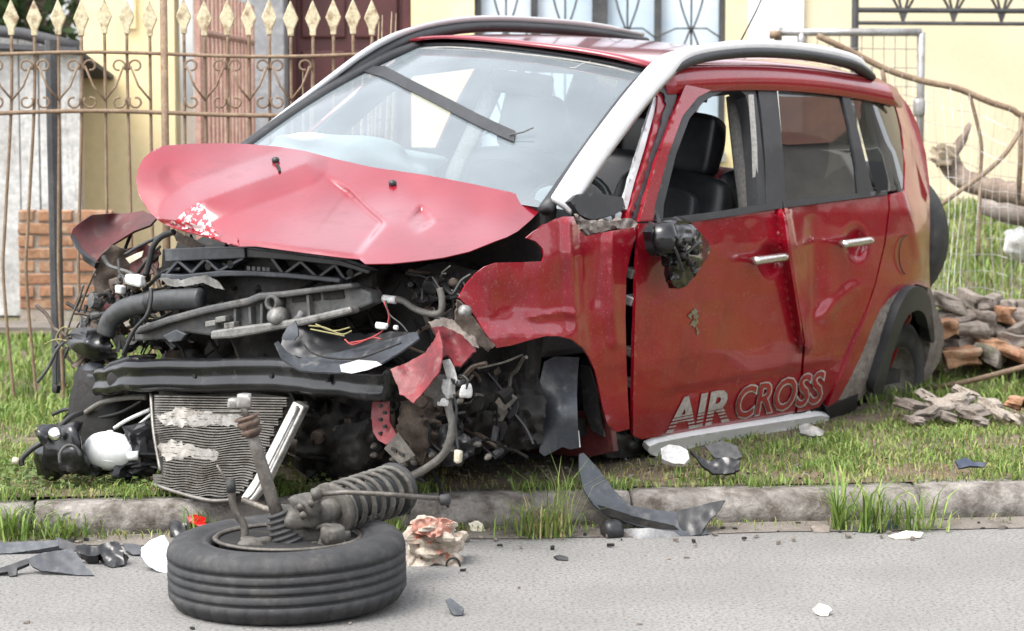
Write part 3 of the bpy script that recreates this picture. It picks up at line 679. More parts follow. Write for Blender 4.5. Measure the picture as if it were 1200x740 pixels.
# ---- rear quarter, D-pillar
def quarter_fn(x, y):
    d = .012 * gs(x, y, 1052, 300, 18, 34) + .004 * noise.noise(Vector((x * .03, y * .03, 9)))
    r = seg_d(x, y, [(1060, 230), (1068, 262), (1078, 300)]); d -= .008 * max(0, 1 - r / 9)
    return side(x, y, d)
arch_red = [(1055, 340), (1042, 350), (1031, 364), (1022, 384), (1012, 410), (998, 440), (982, 470)]
quarter = sheet('rear_quarter_panel', [(1043, 228), (1060, 224), (1061, 190), (1057, 152), (1050, 126), (1040, 110), (994, 100), (985, 93), (1010, 88), (1030, 92), (1050, 105), (1066, 126), (1077, 150), (1085, 180), (1089, 215), (1090, 260), (1089, 310), (1090, 338), (1075, 333)] + arch_red + [(969, 478), (978, 456), (995, 420), (1013, 376), (1027, 332), (1038, 285), (1043, 245)], quarter_fn, 'red_paint', car, 4, solid=.02, toward=CAMC)
sheet('quarter_glass', [(996, 101), (1038, 110.5), (1049, 127), (1056, 153), (1059.5, 190), (1059, 222), (1028, 226), (1020, 200), (1007, 148)], lambda x, y: side(x, y, .006), 'tinted_glass', quarter, 6, solid=0, toward=CAMC)
fl = [Vector((1063 + 9.5 * math.cos(t), 299 + 23 * math.sin(t))) for t in np.linspace(0, 2 * math.pi, 25)[:-1]]
MB().tube([side(p.x, p.y, -.0005) for p in fl[7:19]], .0028, 5).build('fuel_flap_seam', 'bay_dark', quarter)
# door seams are real gaps, the fuel flap seam is a dark tube; bare muddy band where the arch trim tore away
sheet('bare_arch_band', arch_red + [(1000, 475), (1014, 462), (1026, 432), (1038, 404), (1050, 372), (1062, 345), (1068, 337)], lambda x, y: side(x, y, .004 + .004 * noise.noise(Vector((x * .2, y * .2, 0)))), 'mud_grey', quarter, 4, solid=.012, toward=CAMC)
flo = [(1021, 462), (1030, 435), (1040, 404), (1051, 366), (1062, 345), (1070, 336.5), (1080, 336), (1088, 343), (1092, 356), (1094, 378), (1096, 402), (1091, 402), (1088, 384), (1085, 370), (1079, 364), (1072, 364), (1063, 371), (1056, 386), (1048, 408), (1041, 436), (1034, 463)]
sheet('rear_arch_flare', flo, lambda x, y: side(x, y, -.035), 'trim_black', car, 4, solid=.05, toward=CAMC, rnd=1)
# arch interior, rear bumper and tyre
g = MB(); ac = [side(p[0], p[1], .05) for p in round_poly([(1000, 476), (1022, 420), (1046, 365), (1072, 350), (1092, 372), (1097, 410), (1090, 440), (1040, 490)], 2)]
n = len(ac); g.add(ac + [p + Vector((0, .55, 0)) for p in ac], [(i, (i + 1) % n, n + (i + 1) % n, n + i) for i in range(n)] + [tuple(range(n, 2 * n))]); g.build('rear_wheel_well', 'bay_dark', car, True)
bump_o = [(1088, 330), (1093, 345), (1098, 362), (1106, 385), (1106, 402), (1101, 424), (1088, 445), (1070, 462), (1050, 478), (1052, 470), (1070, 450), (1084, 430), (1090, 408), (1089, 380), (1086, 352)]
sheet('rear_bumper', bump_o, lambda x, y: side(x, y, .03), 'mud_grey', car, 4, solid=.05, toward=CAMC)
sheet('arch_liner_panel', [(1062, 350), (1088, 352), (1098, 385), (1102, 410), (1096, 435), (1083, 451), (1060, 468), (1040, 484), (1024, 492), (1016, 490), (1022, 468), (1030, 440), (1044, 395)], lambda x, y: side(x, y, .13 + .05 * gs(x, y, 1065, 420, 25, 45)), 'rubber', car, 5, solid=.02, toward=CAMC)
def wheel(name, c, ax, r=.315, wd=.2, parent=None):
    g = MB(); hw = wd / 2
    g.lathe([(r * .62, -hw * .9), (r * .75, -hw), (r * .93, -hw * .96), (r, -hw * .7), (r, hw * .7), (r * .93, hw * .96), (r * .75, hw), (r * .62, hw * .9)], c, ax, 40, True)
    o = g.build(name, 'rubber', parent, True)
    rm = MB().lathe([(.0, -.02), (r * .6, -.03), (r * .62, -hw * .9), (r * .64, -hw * .9), (r * .64, hw * .9), (r * .5, hw * .4), (0, hw * .5)], c, ax, 32); rm.build('rim', 'dirty_metal', o, True); return o
wheel('rear_wheel', C(1034, 452, Y=-.62), (0, 1, 0), .30, .15, car)
wheel('rear_wheel', (2.54, .70, .30), (0, 1, 0), .315, .2, car)
wheel('front_wheel', (.10, .60, .27), (.25, 1, .1), .30, .19, car)
sp_ = wheel('spare_wheel', (3.40, -.35, .86), (1, 0, 0), .345, .19, car)
# ---- tailgate, right-hand side, floor
ts = [(2.95, 1.58), (3.05, 1.45), (3.12, 1.1), (3.13, .75), (3.18, .55), (3.10, .3)]
v = []; f = []
for x, z in ts:
    for k in range(9):
        s_ = -1 + k / 4; hw = halfw(z, 2.9) - (.04 if z > 1 else .13); v.append((x + .03 - .07 * s_ * s_, s_ * hw, z))
for j in range(len(ts) - 1):
    for k in range(8): f.append((j * 9 + k, j * 9 + k + 1, (j + 1) * 9 + k + 1, (j + 1) * 9 + k))
gl_ = [q for i, q in enumerate(f) if i // 8 in (0, 1) and 1 <= i % 8 <= 6]
tg = mesh('tailgate', v, [q for q in f if q not in gl_], 'red_paint', car, True, .02)
ux_ = sorted({i for q in gl_ for i in q}); mesh('rear_window', [v[i] for i in ux_], [tuple(ux_.index(i) for i in q) for q in gl_], 'clear_glass', tg, True)
RSO = [(.55, .30), (.50, .7), (.5, 1.06), (.95, 1.5), (1.1, 1.56), (2.75, 1.57), (3.0, 1.45), (3.1, 1.0), (3.1, .5), (2.95, .35), (2.9, .5), (2.75, .68), (2.54, .72), (2.32, .66), (2.2, .45), (2.15, .28)]
def rs(x, z): return (x, halfw(z, x), z)
sheet('right_side_panel', RSO, rs, 'red_paint', car, .07, holes=[[(.72, 1.1), (1.05, 1.45), (1.5, 1.5), (1.5, 1.1)], [(1.62, 1.1), (1.62, 1.5), (2.25, 1.5), (2.4, 1.1)], [(2.5, 1.12), (2.36, 1.5), (2.7, 1.48), (2.82, 1.12)]], solid=.015, toward=(1.5, 9, 1))
sheet('quarter_glass', [(2.5, 1.12), (2.36, 1.5), (2.7, 1.48), (2.82, 1.12)], rs, 'tinted_glass', car, .07, solid=0, toward=(1.5, 9, 1))
b = MB(); b.box((1.55, 0, .30), (3.0, 1.45, .06)); b.build('floor_pan', 'bay_dark', car)
sheet('right_side_lining', RSO[2:9] + [(2.9, .4), (.6, .4)], lambda x, z: (x, halfw(z, x) - .035, z), 'cabin', car, .07, holes=[[(.75, 1.12), (1.07, 1.42), (1.47, 1.47), (1.47, 1.12)], [(1.65, 1.12), (1.65, 1.47), (2.22, 1.47), (2.36, 1.12)], [(2.53, 1.14), (2.40, 1.47), (2.68, 1.45), (2.79, 1.14)]], solid=.008, toward=(1.5, 0, 1))
# ---- roof
v = []; f = []; nx_, ny_ = 26, 17
for j in range(nx_):
    t = j / (nx_ - 1); x = .93 + t * 2.05
    for k in range(ny_):
        s_ = -1 + 2 * k / (ny_ - 1); hw = .555 + .02 * math.sin(math.pi * t)
        xx = x - (.10 * (1 - s_ * s_)) * (1 - t); z = 1.535 + .075 * math.sin(math.pi * (.12 + .72 * t)) * (1 - .25 * s_ * s_) + .03 * (1 - abs(s_) ** 4) - .05 * max(0, t - .85) / .15
        v.append((xx, s_ * hw, z))
for j in range(nx_ - 1):
    for k in range(ny_ - 1): f.append((j * ny_ + k, j * ny_ + k + 1, (j + 1) * ny_ + k + 1, (j + 1) * ny_ + k))
roof = mesh('roof', v, f, 'hood_paint', car, True, .012)
mesh('headliner', [(p[0], p[1] * .97, p[2] - .035) for p in v], f, 'headliner', car, True, .006)
MB().tube([(2.55, .02, 1.61), (2.72, .02, 1.82), (2.9, .03, 2.06)], [.006, .004, .002], 6).build('antenna', 'wire_black', roof)
# red cant rails between roof and doors
for s_ in (-1, 1):
    prof = []
    for t in np.linspace(0, 1, 24):
        x = .93 + t * 2.02; z = 1.49 + .075 * math.sin(math.pi * (.15 + .7 * t)); prof.append((x, z))
    v = []; f = []
    for i, (x, z) in enumerate(prof):
        for dy, dz in ((.045, -.055), (.03, -.01), (.01, .02), (-.02, .03)): v.append((x, s_ * (.565 + dy), z + dz))
    for i in range(23):
        for k in range(3):
            q = (i * 4 + k, i * 4 + k + 1, i * 4 + 5 + k, i * 4 + 4 + k); f.append(q if s_ < 0 else q[::-1])
    cr_ = mesh('cant_rail', v, f, 'red_paint', car, True, .015)
    MB().tube([(x, s_ * .545, z - .02) for x, z in prof], .055, 8, flat=.7).build('cant_lining', 'headliner', cr_, True)
# ---- roof rails running down into silver A-pillar covers
RL = [(657, 241, -.74), (690, 190, -.70), (722, 146, -.66), (750, 110, -.63), (775, 82, -.605), (800, 65, -.585), (835, 56, -.57), (884, 52, -.57), (938, 55, -.57), (980, 62, -.57), (1005, 70, -.57), (1021, 82, -.56)]
RR = [(290, 170, .74), (330, 138, .70), (385, 95, .65), (430, 62, .61), (470, 41, .59), (510, 29, .575), (560, 23, .57), (620, 24, .57), (690, 30, .57), (755, 41, .565)]
for lst in (RL, RR):
    pts = spline([C(a, b, Y=c_) for a, b, c_ in lst], 6); s_ = -1 if lst is RL else 1
    n = len(pts); v = []; f = []
    for i, p in enumerate(pts):
        t = (pts[min(i + 1, n - 1)] - pts[max(i - 1, 0)]).normalized(); o_ = Vector((0, s_, 0)); o_ = (o_ - t * o_.dot(t)).normalized(); u_ = t.cross(o_) * (1 if s_ < 0 else -1)
        if u_.z < 0: u_ = -u_
        k = i / (n - 1); wd = (.044 if s_ < 0 else .036) * (1 - .62 * sstep(.36, .50, k)) * (1 if k < .94 else max(.25, (1 - k) / .06)); th = .018 * (1 - .35 * sstep(.36, .52, k)) * (1 if k < .94 else .6)
        # cross-section tilted: outer edge low (covers the side of the pillar), inner edge on the glass / roof
        for a, b_ in ((-1, .55), (-.6, .95), (0, 1.1), (.6, .75), (1, .0), (1.05, -.8), (.3, -.6), (-1, -.6)): v.append(p + o_ * wd * a * .62 + u_ * (th * b_ - wd * a * .55))
    for i in range(n - 1):
        for k in range(8): f.append((i * 8 + k, i * 8 + (k + 1) % 8, (i + 1) * 8 + (k + 1) % 8, (i + 1) * 8 + k))
    f += [tuple(range(8)), tuple((n - 1) * 8 + k for k in range(8))]
    b = MB(); b.v = [tuple(p) for p in v]; b.f = f; rail = b.build('roof_rail', 'silver_trim', car, True)
    # black foot under the rail
    i0 = int(n * .42); low = [p + Vector((0, -s_ * .004, -.031)) for p in pts[i0 - 9:]]
    MB().tube([p + Vector((0, s_ * .0, 0)) for p in low], .031, 8, flat=.72).build('rail_base', 'trim_black', rail, True)
# inner A-pillar (black edge beside the glass)
for s_ in (-1, 1):
    MB().tube(spline([(.07, s_ * .70, 1.07), (.40, s_ * .645, 1.28), (.75, s_ * .575, 1.47), (.97, s_ * .53, 1.55)], 5), .028, 8, flat=.7).build('a_pillar', 'trim_black', car, True)
# ---- windscreen
def ws(s_, t):
    y = s_ * (.715 + (.55 - .715) * t); x = .085 + .875 * t - (.13 - .03 * t) * (1 - s_ * s_); z = 1.075 + .465 * t + .035 * math.sin(math.pi * t) + (.012 + .02 * t) * (1 - s_ * s_)
    return Vector((x, y, z))
v = []; f = []; nu, nv = 25, 15
for j in range(nv):
    for k in range(nu): v.append(ws(-1 + 2 * k / (nu - 1), j / (nv - 1)))
for j in range(nv - 1):
    for k in range(nu - 1): f.append((j * nu + k, (j + 1) * nu + k, (j + 1) * nu + k + 1, j * nu + k + 1))
CR_ = []
wsc = mesh('windscreen', v, f, 'windscreen_glass', car, True)
MB().tube([ws(-1 + k / 6, 1.005) + Vector((0, 0, .004)) for k in range(13)], .009, 6).build('windscreen_seal', 'trim_black', wsc, True)
for c0, c1, n_ in (((690, 70), (668, 82), 4),):
    pl_ = [(c0[0] + (c1[0] - c0[0]) * k / n_ + random.uniform(-3, 3), c0[1] + (c1[1] - c0[1]) * k / n_ + random.uniform(-3, 3)) for k in range(n_ + 1)]
    CR_.append(pl_)
# dark diagonal strip laid just off the glass, and mirror
def ws_pix(px, py, off):
    best = None
    s0, t0 = 0, .5
    for st in (.25, .08, .025, .008):
        for a in range(-4, 5):
            for b_ in range(-4, 5):
                s1, t1 = max(-1, min(1, s0 + a * st)), max(0, min(1, t0 + b_ * st)); wv = car_to_world(ws(s1, t1)); x, y, z = wv.x, wv.y, wv.z - CAMH
                d = y * math.cos(PIT) - z * math.sin(PIT); u = y * math.sin(PIT) + z * math.cos(PIT)
                e = (600 + FPX * x / d - px) ** 2 + (370 - FPX * u / d - py) ** 2
                if best is None or e < best[0]: best = (e, s1, t1)
        s0, t0 = best[1], best[2]
    return ws(s0, t0) + Vector((-.5, 0, .85)).normalized() * off
stp = [(426, 80), (452, 88), (478, 101), (505, 115), (530, 128), (560, 143), (584, 155), (604, 164)]
b = MB(); a_ = [ws_pix(x, y - 7, .012) for x, y in stp]; b_ = [ws_pix(x - 2, y + 5.5, .010) for x, y in stp]
n = len(stp); b.add(a_ + b_, [(i, i + 1, n + i + 1, n + i) for i in range(n - 1)]); b.build('windscreen_strip', 'trim_black', wsc, False, solid=.004)
MB().tube([ws_pix(598, 163, .014), ws_pix(615, 161, .02), ws_pix(628, 158.5, .03)], .0025, 5).build('wiper_tip', 'wire_black', wsc)
for pl_ in CR_: MB().tube([ws_pix(x, y, .002) for x, y in pl_], .0012, 4).build('glass_crack', 'white_plastic', wsc)
b = MB(); b.box((.88, -.02, 1.45), (.05, .26, .085)); b.box((.86, -.02, 1.51), (.03, .03, .08)); b.build('rear_view_mirror', 'cabin', car, bevel=.02)
# ---- interior
b = MB(); b.prism([(.12, -.68, 1.03), (.10, -.68, .55), (.62, -.68, .55), (.66, -.68, .92), (.58, -.68, 1.02), (.40, -.68, 1.05)], (0, 1.36, 0)); b.build('dashboard', 'dash', car, bevel=.03)
ab = blob((.36, .33, 1.10), (.40, .56, .17), 3, .5, 6, Matrix.Rotation(.15, 3, 'Y'), 2.6); mesh('airbag', ab[0], ab[1], 'airbag', car, True, subsurf=1)
sw = MB(); rot = Matrix.Rotation(R_(-62), 3, 'Y'); cc = Vector((.74, -.36, .98))
sw.tube([cc + rot @ Vector((math.cos(t) * .185, math.sin(t) * .185, 0)) for t in np.linspace(0, 6.283, 29)[:-1]], .016, 8, closed=True)
for t in (0, 2.2, 4.1): sw.tube([cc, cc + rot @ Vector((math.cos(t) * .18, math.sin(t) * .18, 0))], .018, 6)
sw = sw.build('steering_wheel', 'leather', car, True)
ab = blob(cc + Vector((.07, 0, -.02)), (.16, .30, .26), 5, .5, 5, rot, 2.4); mesh('driver_airbag', ab[0], ab[1], 'airbag', sw, True, subsurf=1)
def seat(x, y):
    s_ = empty('x', (0, 0, 0)); bpy.data.objects.remove(s_)
    def cush(c, d, ry, m='leather', sd=1):
        q = blob(c, d, sd, .08, 5, Matrix.Rotation(ry, 3, 'Y'), 1.5); return q
    q = cush((x + .02, y, .80), (.17, .52, .72), R_(14)); o = mesh('seat', q[0], q[1], 'leather', car, True, subsurf=1)
    q = cush((x - .06, y, .82), (.10, .34, .58), R_(14), sd=2); mesh('seat_panel', q[0], q[1], 'trim_black', o, True, subsurf=1)
    q = cush((x + .15, y, 1.27), (.13, .27, .24), R_(8), sd=3); mesh('headrest', q[0], q[1], 'leather', o, True, subsurf=1)
    for d in (-.06, .06): MB().tube([(x + .11, y + d, 1.08), (x + .14, y + d, 1.22)], .008, 6).build('headrest_post', 'handle_chrome', o)
    q = cush((x - .28, y, .50), (.55, .52, .18), 0, sd=4); mesh('seat_cushion', q[0], q[1], 'leather', o, True, subsurf=1)
seat(1.42, -.37); seat(1.42, .37)
for y in (-.36, .36):
    q = blob((2.38, y, .82), (.18, .62, .66), 8, .08, 5, Matrix.Rotation(R_(14), 3, 'Y')); o = mesh('rear_seat', q[0], q[1], 'leather', car, True, subsurf=1)
    q = blob((2.52, y, 1.22), (.12, .26, .2), 9, .06, 5); mesh('headrest', q[0], q[1], 'leather', o, True, subsurf=1)
b = MB(); b.box((2.1, 0, .5), (.55, 1.3, .2)); b.build('rear_bench', 'leather', car, bevel=.04)
for s_ in (-1, 1):   # inner B-pillars with pale lining
    MB().tube([(1.50, s_ * .66, .4), (1.52, s_ * .70, 1.02), (1.58, s_ * .55, 1.48)], .045, 8, flat=.5).build('b_pillar', 'headliner', car, True)
b = MB(); b.box((1.0, -.76, .65), (1.0, .05, .62)); b.build('door_card', 'cabin', car, bevel=.02)
b = MB(); b.box((1.98, -.75, .65), (.8, .05, .62)); b.build('door_card', 'cabin', car, bevel=.02)
b = MB(); b.box((1.6, .75, .65), (2.0, .04, .62)); b.build('door_card', 'cabin', car, bevel=.02)
MB().tube([C(880, 112, Y=-.66), C(884, 170, Y=-.72), C(886, 240, Y=-.78)], .012, 6).build('seat_belt', 'headliner', car)
# ---- quarter light between the two A-pillars (glass gone) and torn red second pillar
sheet('second_a_pillar', [(735, 258), (742, 232), (752, 200), (762, 165), (770, 130), (771, 113), (764, 108), (776, 100), (788, 104), (789, 112), (786, 134), (774, 168), (764, 200), (752, 236), (748, 258)], lambda x, y: side(x, y, .02 + .006 * noise.noise(Vector((x * .1, y * .1, 0)))), 'red_paint', car, 4, solid=.03, toward=CAMC)
sheet('torn_seal', [(741, 258), (750, 228), (760, 196), (770, 160), (780, 128), (778, 110), (768, 106), (776, 96), (790, 100), (797, 104), (790, 122), (784, 140), (772, 182), (760, 214), (748, 258)], lambda x, y: side(x, y, .012), 'black_plastic', car, 4, solid=.012, toward=CAMC, jag=1.5)
sheet('quarter_light_edge', [(729, 244), (736, 215), (748, 175), (760, 135), (767, 112), (770, 114), (766, 135), (755, 175), (743, 215), (735, 246)], lambda x, y: side(x, y, .03), 'silver_trim', car, 4, solid=.01, toward=CAMC)
sheet('mirror_panel', [(668, 236), (676, 228), (700, 226), (730, 232), (733, 244), (720, 252), (694, 258), (680, 252)], lambda x, y: side(x, y, .03), 'trim_black', car, 4, solid=.03, toward=CAMC)
sheet('cowl_corner', [(672, 250), (686, 258), (716, 260), (735, 256), (748, 260), (746, 270), (720, 268), (690, 276), (684, 270)], lambda x, y: side(x, y, .01 + .02 * noise.noise(Vector((x * .15, y * .15, 2)))), 'mud_grey', car, 3, solid=.02, toward=CAMC, jag=1)
# ---- left front wing, buckled
def wing_fn(x, y):
    d = .018 * gs(x, y, 690, 330, 16, 60) + .02 * gs(x, y, 600, 360, 30, 22) - .015 * gs(x, y, 655, 300, 30, 30)
    r = seg_d(x, y, [(668, 262), (670, 310), (674, 360), (680, 405)]); d -= .020 * max(0, 1 - r / 12)
    r = seg_d(x, y, [(718, 275), (716, 340), (722, 400)]); d -= .014 * max(0, 1 - r / 12)
    r = seg_d(x, y, [(620, 372), (660, 366), (674, 368)]); d -= .010 * max(0, 1 - r / 6)
    d += -.03 * sstep(372, 398, y) * (1 - sstep(660, 690, x))           # lip of the arch stands out
    d += .03 * (1 - sstep(538, 575, x))                                       # nose of the wing folds in
    d += .006 * noise.noise(Vector((x * .03, y * .03, 2))) + .0016 * noise.noise(Vector((x * .09, y * .09, 5)))
    return side(x, y, d)
wing = [(538, 349), (546, 334), (557, 321), (568, 313), (581, 308), (610, 307.5), (636, 306.5), (638, 300), (636, 291), (628, 283), (617, 279), (626, 271), (638, 264), (650, 257), (660, 254), (672, 254), (678, 268), (686, 277), (715, 271), (746, 266), (745, 278), (739, 298), (734, 322), (733, 372), (734, 420), (736, 470), (738, 503), (722, 507), (712, 498), (706, 476), (701, 450), (697, 434), (690, 418), (682, 407), (670, 398), (655, 394), (640, 394), (620, 399), (600, 405), (582, 408), (570, 392), (557, 371), (546, 357)]
sheet('front_wing', wing, wing_fn, 'red_paint', car, 3.5, solid=.006, toward=CAMC)
# door-hinge gap
g = MB(); hp = [side(x, y, .05) for x, y in ((747, 268), (752, 300), (750, 400), (748, 510), (730, 508), (728, 420), (726, 330), (738, 290))]
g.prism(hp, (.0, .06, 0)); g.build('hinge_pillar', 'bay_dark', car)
for y in (320, 352, 412, 448):
    MB().box(side(740, y, .03), (.05, .04, .035), Matrix.Rotation(.2, 3, 'X')).build('hinge', 'dirty_metal' if y != 352 else 'aluminium', car, bevel=.006)
# ---- sill with silver strip
sheet('sill_strip', [(762, 521), (800, 513), (860, 503), (930, 492), (972, 486), (972, 496), (930, 504), (880, 512), (840, 522), (800, 533), (775, 537), (758, 531)], lambda x, y: side(x, y, -.02), 'sill_silver', car, 4, solid=.03, toward=CAMC, rnd=1)
sheet('sill_shadow_gap', [(742, 511), (800, 506), (931, 483), (966, 476), (980, 468), (986, 476), (972, 489), (930, 495), (860, 506), (800, 517), (760, 524), (745, 520)], lambda x, y: side(x, y, .03), 'trim_black', car, 4, solid=.03, toward=CAMC)
sheet('sill_end_cap', [(968, 478), (985, 470), (1006, 462), (1004, 478), (998, 493), (972, 492)], lambda x, y: side(x, y, .0), 'trim_black', car, 4, solid=.05, toward=CAMC)
sheet('sill_front_stub', [(706, 512), (716, 508), (742, 510), (760, 524), (758, 532), (738, 536), (712, 537)], lambda x, y: side(x, y, .03 + .02 * noise.noise(Vector((x * .1, y * .1, 2)))), 'black_plastic', car, 3, solid=.05, toward=CAMC, jag=1)
# ---- hanging door mirror, shell broken open
def mir(px, py): return side(px, py, -.09)
q = []
sheet('door_mirror', [(763, 268), (772, 261), (782, 258), (794, 259), (806, 258), (814, 266), (826, 278), (833, 291), (831, 299), (818, 318), (800, 341), (786, 333), (784, 312), (783, 302), (770, 298), (763, 284)], lambda x, y: side(x, y, -.10 - .05 * gs(x, y, 800, 292, 20, 26) + .06 * sstep(820, 834, x) + .02 * noise.noise(Vector((x * .12, y * .12, 1)))), 'black_gloss', car, 3, solid=.03, toward=CAMC, rnd=1)
mo = car.children[-1] if False else [o for o in bpy.data.objects if o.name.startswith('door_mirror')][0]
for cx, cy, r in ((806, 283, 5), (799, 300, 4), (808, 309, 3.5), (794, 285, 4), (812, 296, 3)):
    MB().lathe([(r / 330, -.01), (r / 330, .02), (r / 480, .022), (r / 500, .0)], side(cx, cy, -.155), (0, -1, 0.1), 10).build('mirror_socket', 'bay_dark', mo, True)
for pl in ([(790, 276), (800, 288), (806, 302), (812, 318)], [(815, 272), (808, 284), (800, 294)], [(800, 318), (795, 302), (790, 290)], [(822, 284), (812, 290), (803, 300)]):
    MB().tube(spline([side(x, y, -.16) for x, y in pl], 4), .006, 6).build('mirror_wire', 'wire_black', mo, True)
MB().lathe([(.0, -.03), (.045, -.03), (.06, 0), (.05, .05), (0, .06)], side(774, 280, -.10), (.3, -1, .2), 16).build('mirror_motor', 'black_gloss', mo, True)
MB().tube([side(780, 290, -.08), side(772, 262, -.02), side(768, 250, .02)], .012, 6).build('mirror_bracket', 'black_plastic', mo)
# scuff of dried mud on the door
for i in range(11):
    cx, cy = random.gauss(814, 4), random.gauss(377, 8); r_ = random.uniform(1.2, 3.8)
    sheet('mud_splat', [(cx + r_ * random.uniform(.5, 1.2) * math.cos(t) * .8, cy + r_ * random.uniform(.6, 1.5) * math.sin(t)) for t in np.linspace(0, 5.6, 8)], lambda x, y: side(x, y, door_dent(x, y) - .003), 'mud_splash', door_f, 2, solid=0, toward=CAMC)

# ---- lettering along the doors
def letter(body, u0, hgt, m, shear, off, lift, parent, cut=None):
    cu = bpy.data.curves.new('t', 'FONT'); cu.body = body; cu.shear = shear; cu.size = 1; cu.offset = off; cu.resolution_u = 3; cu.space_character = 1.0
    ob = bpy.data.objects.new('t', cu); COL.objects.link(ob); bpy.context.view_layer.update()
    me = bpy.data.meshes.new_from_object(ob.evaluated_get(bpy.context.evaluated_depsgraph_get())); bpy.data.objects.remove(ob)
    return me
def place(me, bx0, by0, bx1, by1, hx, hy, tw, m, lift, name, parent):
    # baseline from (bx0,by0) to (bx1,by1) in photo pixels for text width tw, letter height vector (hx,hy)
    bm = bmesh.new(); bm.from_mesh(me)
    bmesh.ops.triangulate(bm, faces=bm.faces[:])
    bmesh.ops.subdivide_edges(bm, edges=[e for e in bm.edges if e.calc_length() > .12], cuts=1)
    for vv in bm.verts:
        u, h = vv.co.x / tw, vv.co.y / .70; px = bx0 + (bx1 - bx0) * u + hx * h; py = by0 + (by1 - by0) * u + hy * h
        vv.co = side(px, py, door_dent(px, py) - lift)
    bm.normal_update(); tot = sum(fc.normal.dot(CAMC - fc.verts[0].co) for fc in bm.faces)
    if tot < 0: bmesh.ops.reverse_faces(bm, faces=bm.faces[:])
    bm.to_mesh(me); bm.free(); return mobj(name, me, m, parent)
def tw_of(me): return max(v.co.x for v in me.vertices)
# AIR: filled letters whose feet break up into stripes
me = letter('AIR', 0, 1, 'decal', .18, .035, .003, door_f); t_ = tw_of(me)
bm = bmesh.new(); bm.from_mesh(me)
for y0, y1 in ((.035, .075), (.11, .15), (.19, .22), (.27, .288)):
    for yy in (y0, y1): bmesh.ops.bisect_plane(bm, geom=bm.verts[:] + bm.edges[:] + bm.faces[:], plane_co=(0, yy, 0), plane_no=(0, 1, 0))
    bmesh.ops.delete(bm, geom=[fc for fc in bm.faces if y0 < fc.calc_center_median().y < y1], context='FACES')
bm.to_mesh(me); bm.free()
place(me, 783, 506, 855, 492, 1, -36, t_, 'decal', .0045, 'lettering', door_f)
me = letter('CROSS', 0, 1, 'decal', .22, .045, .003, door_r); t_ = tw_of(me)
o1 = place(me, 859, 491.5, 967, 469.5, 1, -35, t_, 'decal', .0045, 'lettering', door_r)
me2 = letter('CROSS', 0, 1, 'decal_red', .22, .008, .0055, door_r)
place(me2, 859, 491.5, 967, 469.5, 1, -35, t_, 'decal_red', .0075, 'lettering_fill', o1)

# ================================================================== FRONT END
# ---- bonnet, folded and pushed up
hood_o = [(159, 212), (161, 200), (167, 187), (178, 177), (192, 171), (220, 169), (257, 168), (290, 169), (325, 172), (357, 177), (395, 187), (435, 196), (503, 206), (550, 215), (597, 225), (625, 233), (638, 238), (634, 246), (622, 258), (607, 271), (594, 278), (580, 283), (550, 295), (520, 302), (489, 306), (458, 309), (428, 309.5), (421, 304), (400, 302), (360, 297), (300, 289), (280, 289), (257, 282), (240, 277), (216, 271), (202, 267), (189, 261), (176, 250), (168, 238), (162, 226)]
hood_c = [(357, 177, .0), (435, 196, -.02), (503, 206, 0), (597, 225, .07), (638, 238, .15), (607, 271, -.1), (580, 282, -.25), (550, 296, -.38), (489, 306, -.54), (427, 309, -.64), (360, 297, -.65), (300, 289, -.64), (257, 282, -.61), (216, 271, -.58), (189, 262, -.56), (162, 227, -.52), (159, 209, -.49), (179, 176, -.36), (257, 168, -.12), (290, 169, -.05), (358, 192, -.09), (300, 215, -.30), (233, 238, -.50), (430, 235, -.20), (458, 262, -.36), (492, 237, -.13), (513, 259, -.24), (210, 205, -.38), (270, 195, -.22), (340, 250, -.40), (380, 275, -.50), (560, 255, -.12), (460, 225, -.11)]
hood_x = tps(hood_c, .012)
cr1 = [(212, 252), (233, 238), (270, 224), (300, 213), (330, 203), (358, 192)]
cr2 = [(372, 196), (411, 220), (435, 244), (456, 261)]
cr3 = [(456, 261), (479, 245), (493, 237)]
cr4 = [(493, 237), (505, 247), (514, 260)]
cr5 = [(200, 208), (214, 224), (226, 240)]
def side_of(x, y, pl):
    b = (1e9, 0)
    for (x0, y0), (x1, y1) in zip(pl[:-1], pl[1:]):
        dx, dy = x1 - x0, y1 - y0; t = max(0, min(1, ((x - x0) * dx + (y - y0) * dy) / (dx * dx + dy * dy)))
        d = math.hypot(x - x0 - t * dx, y - y0 - t * dy)
        if d < b[0]: b = (d, (dx * (y - y0) - dy * (x - x0)))
    return b[0] * (1 if b[1] > 0 else -1)
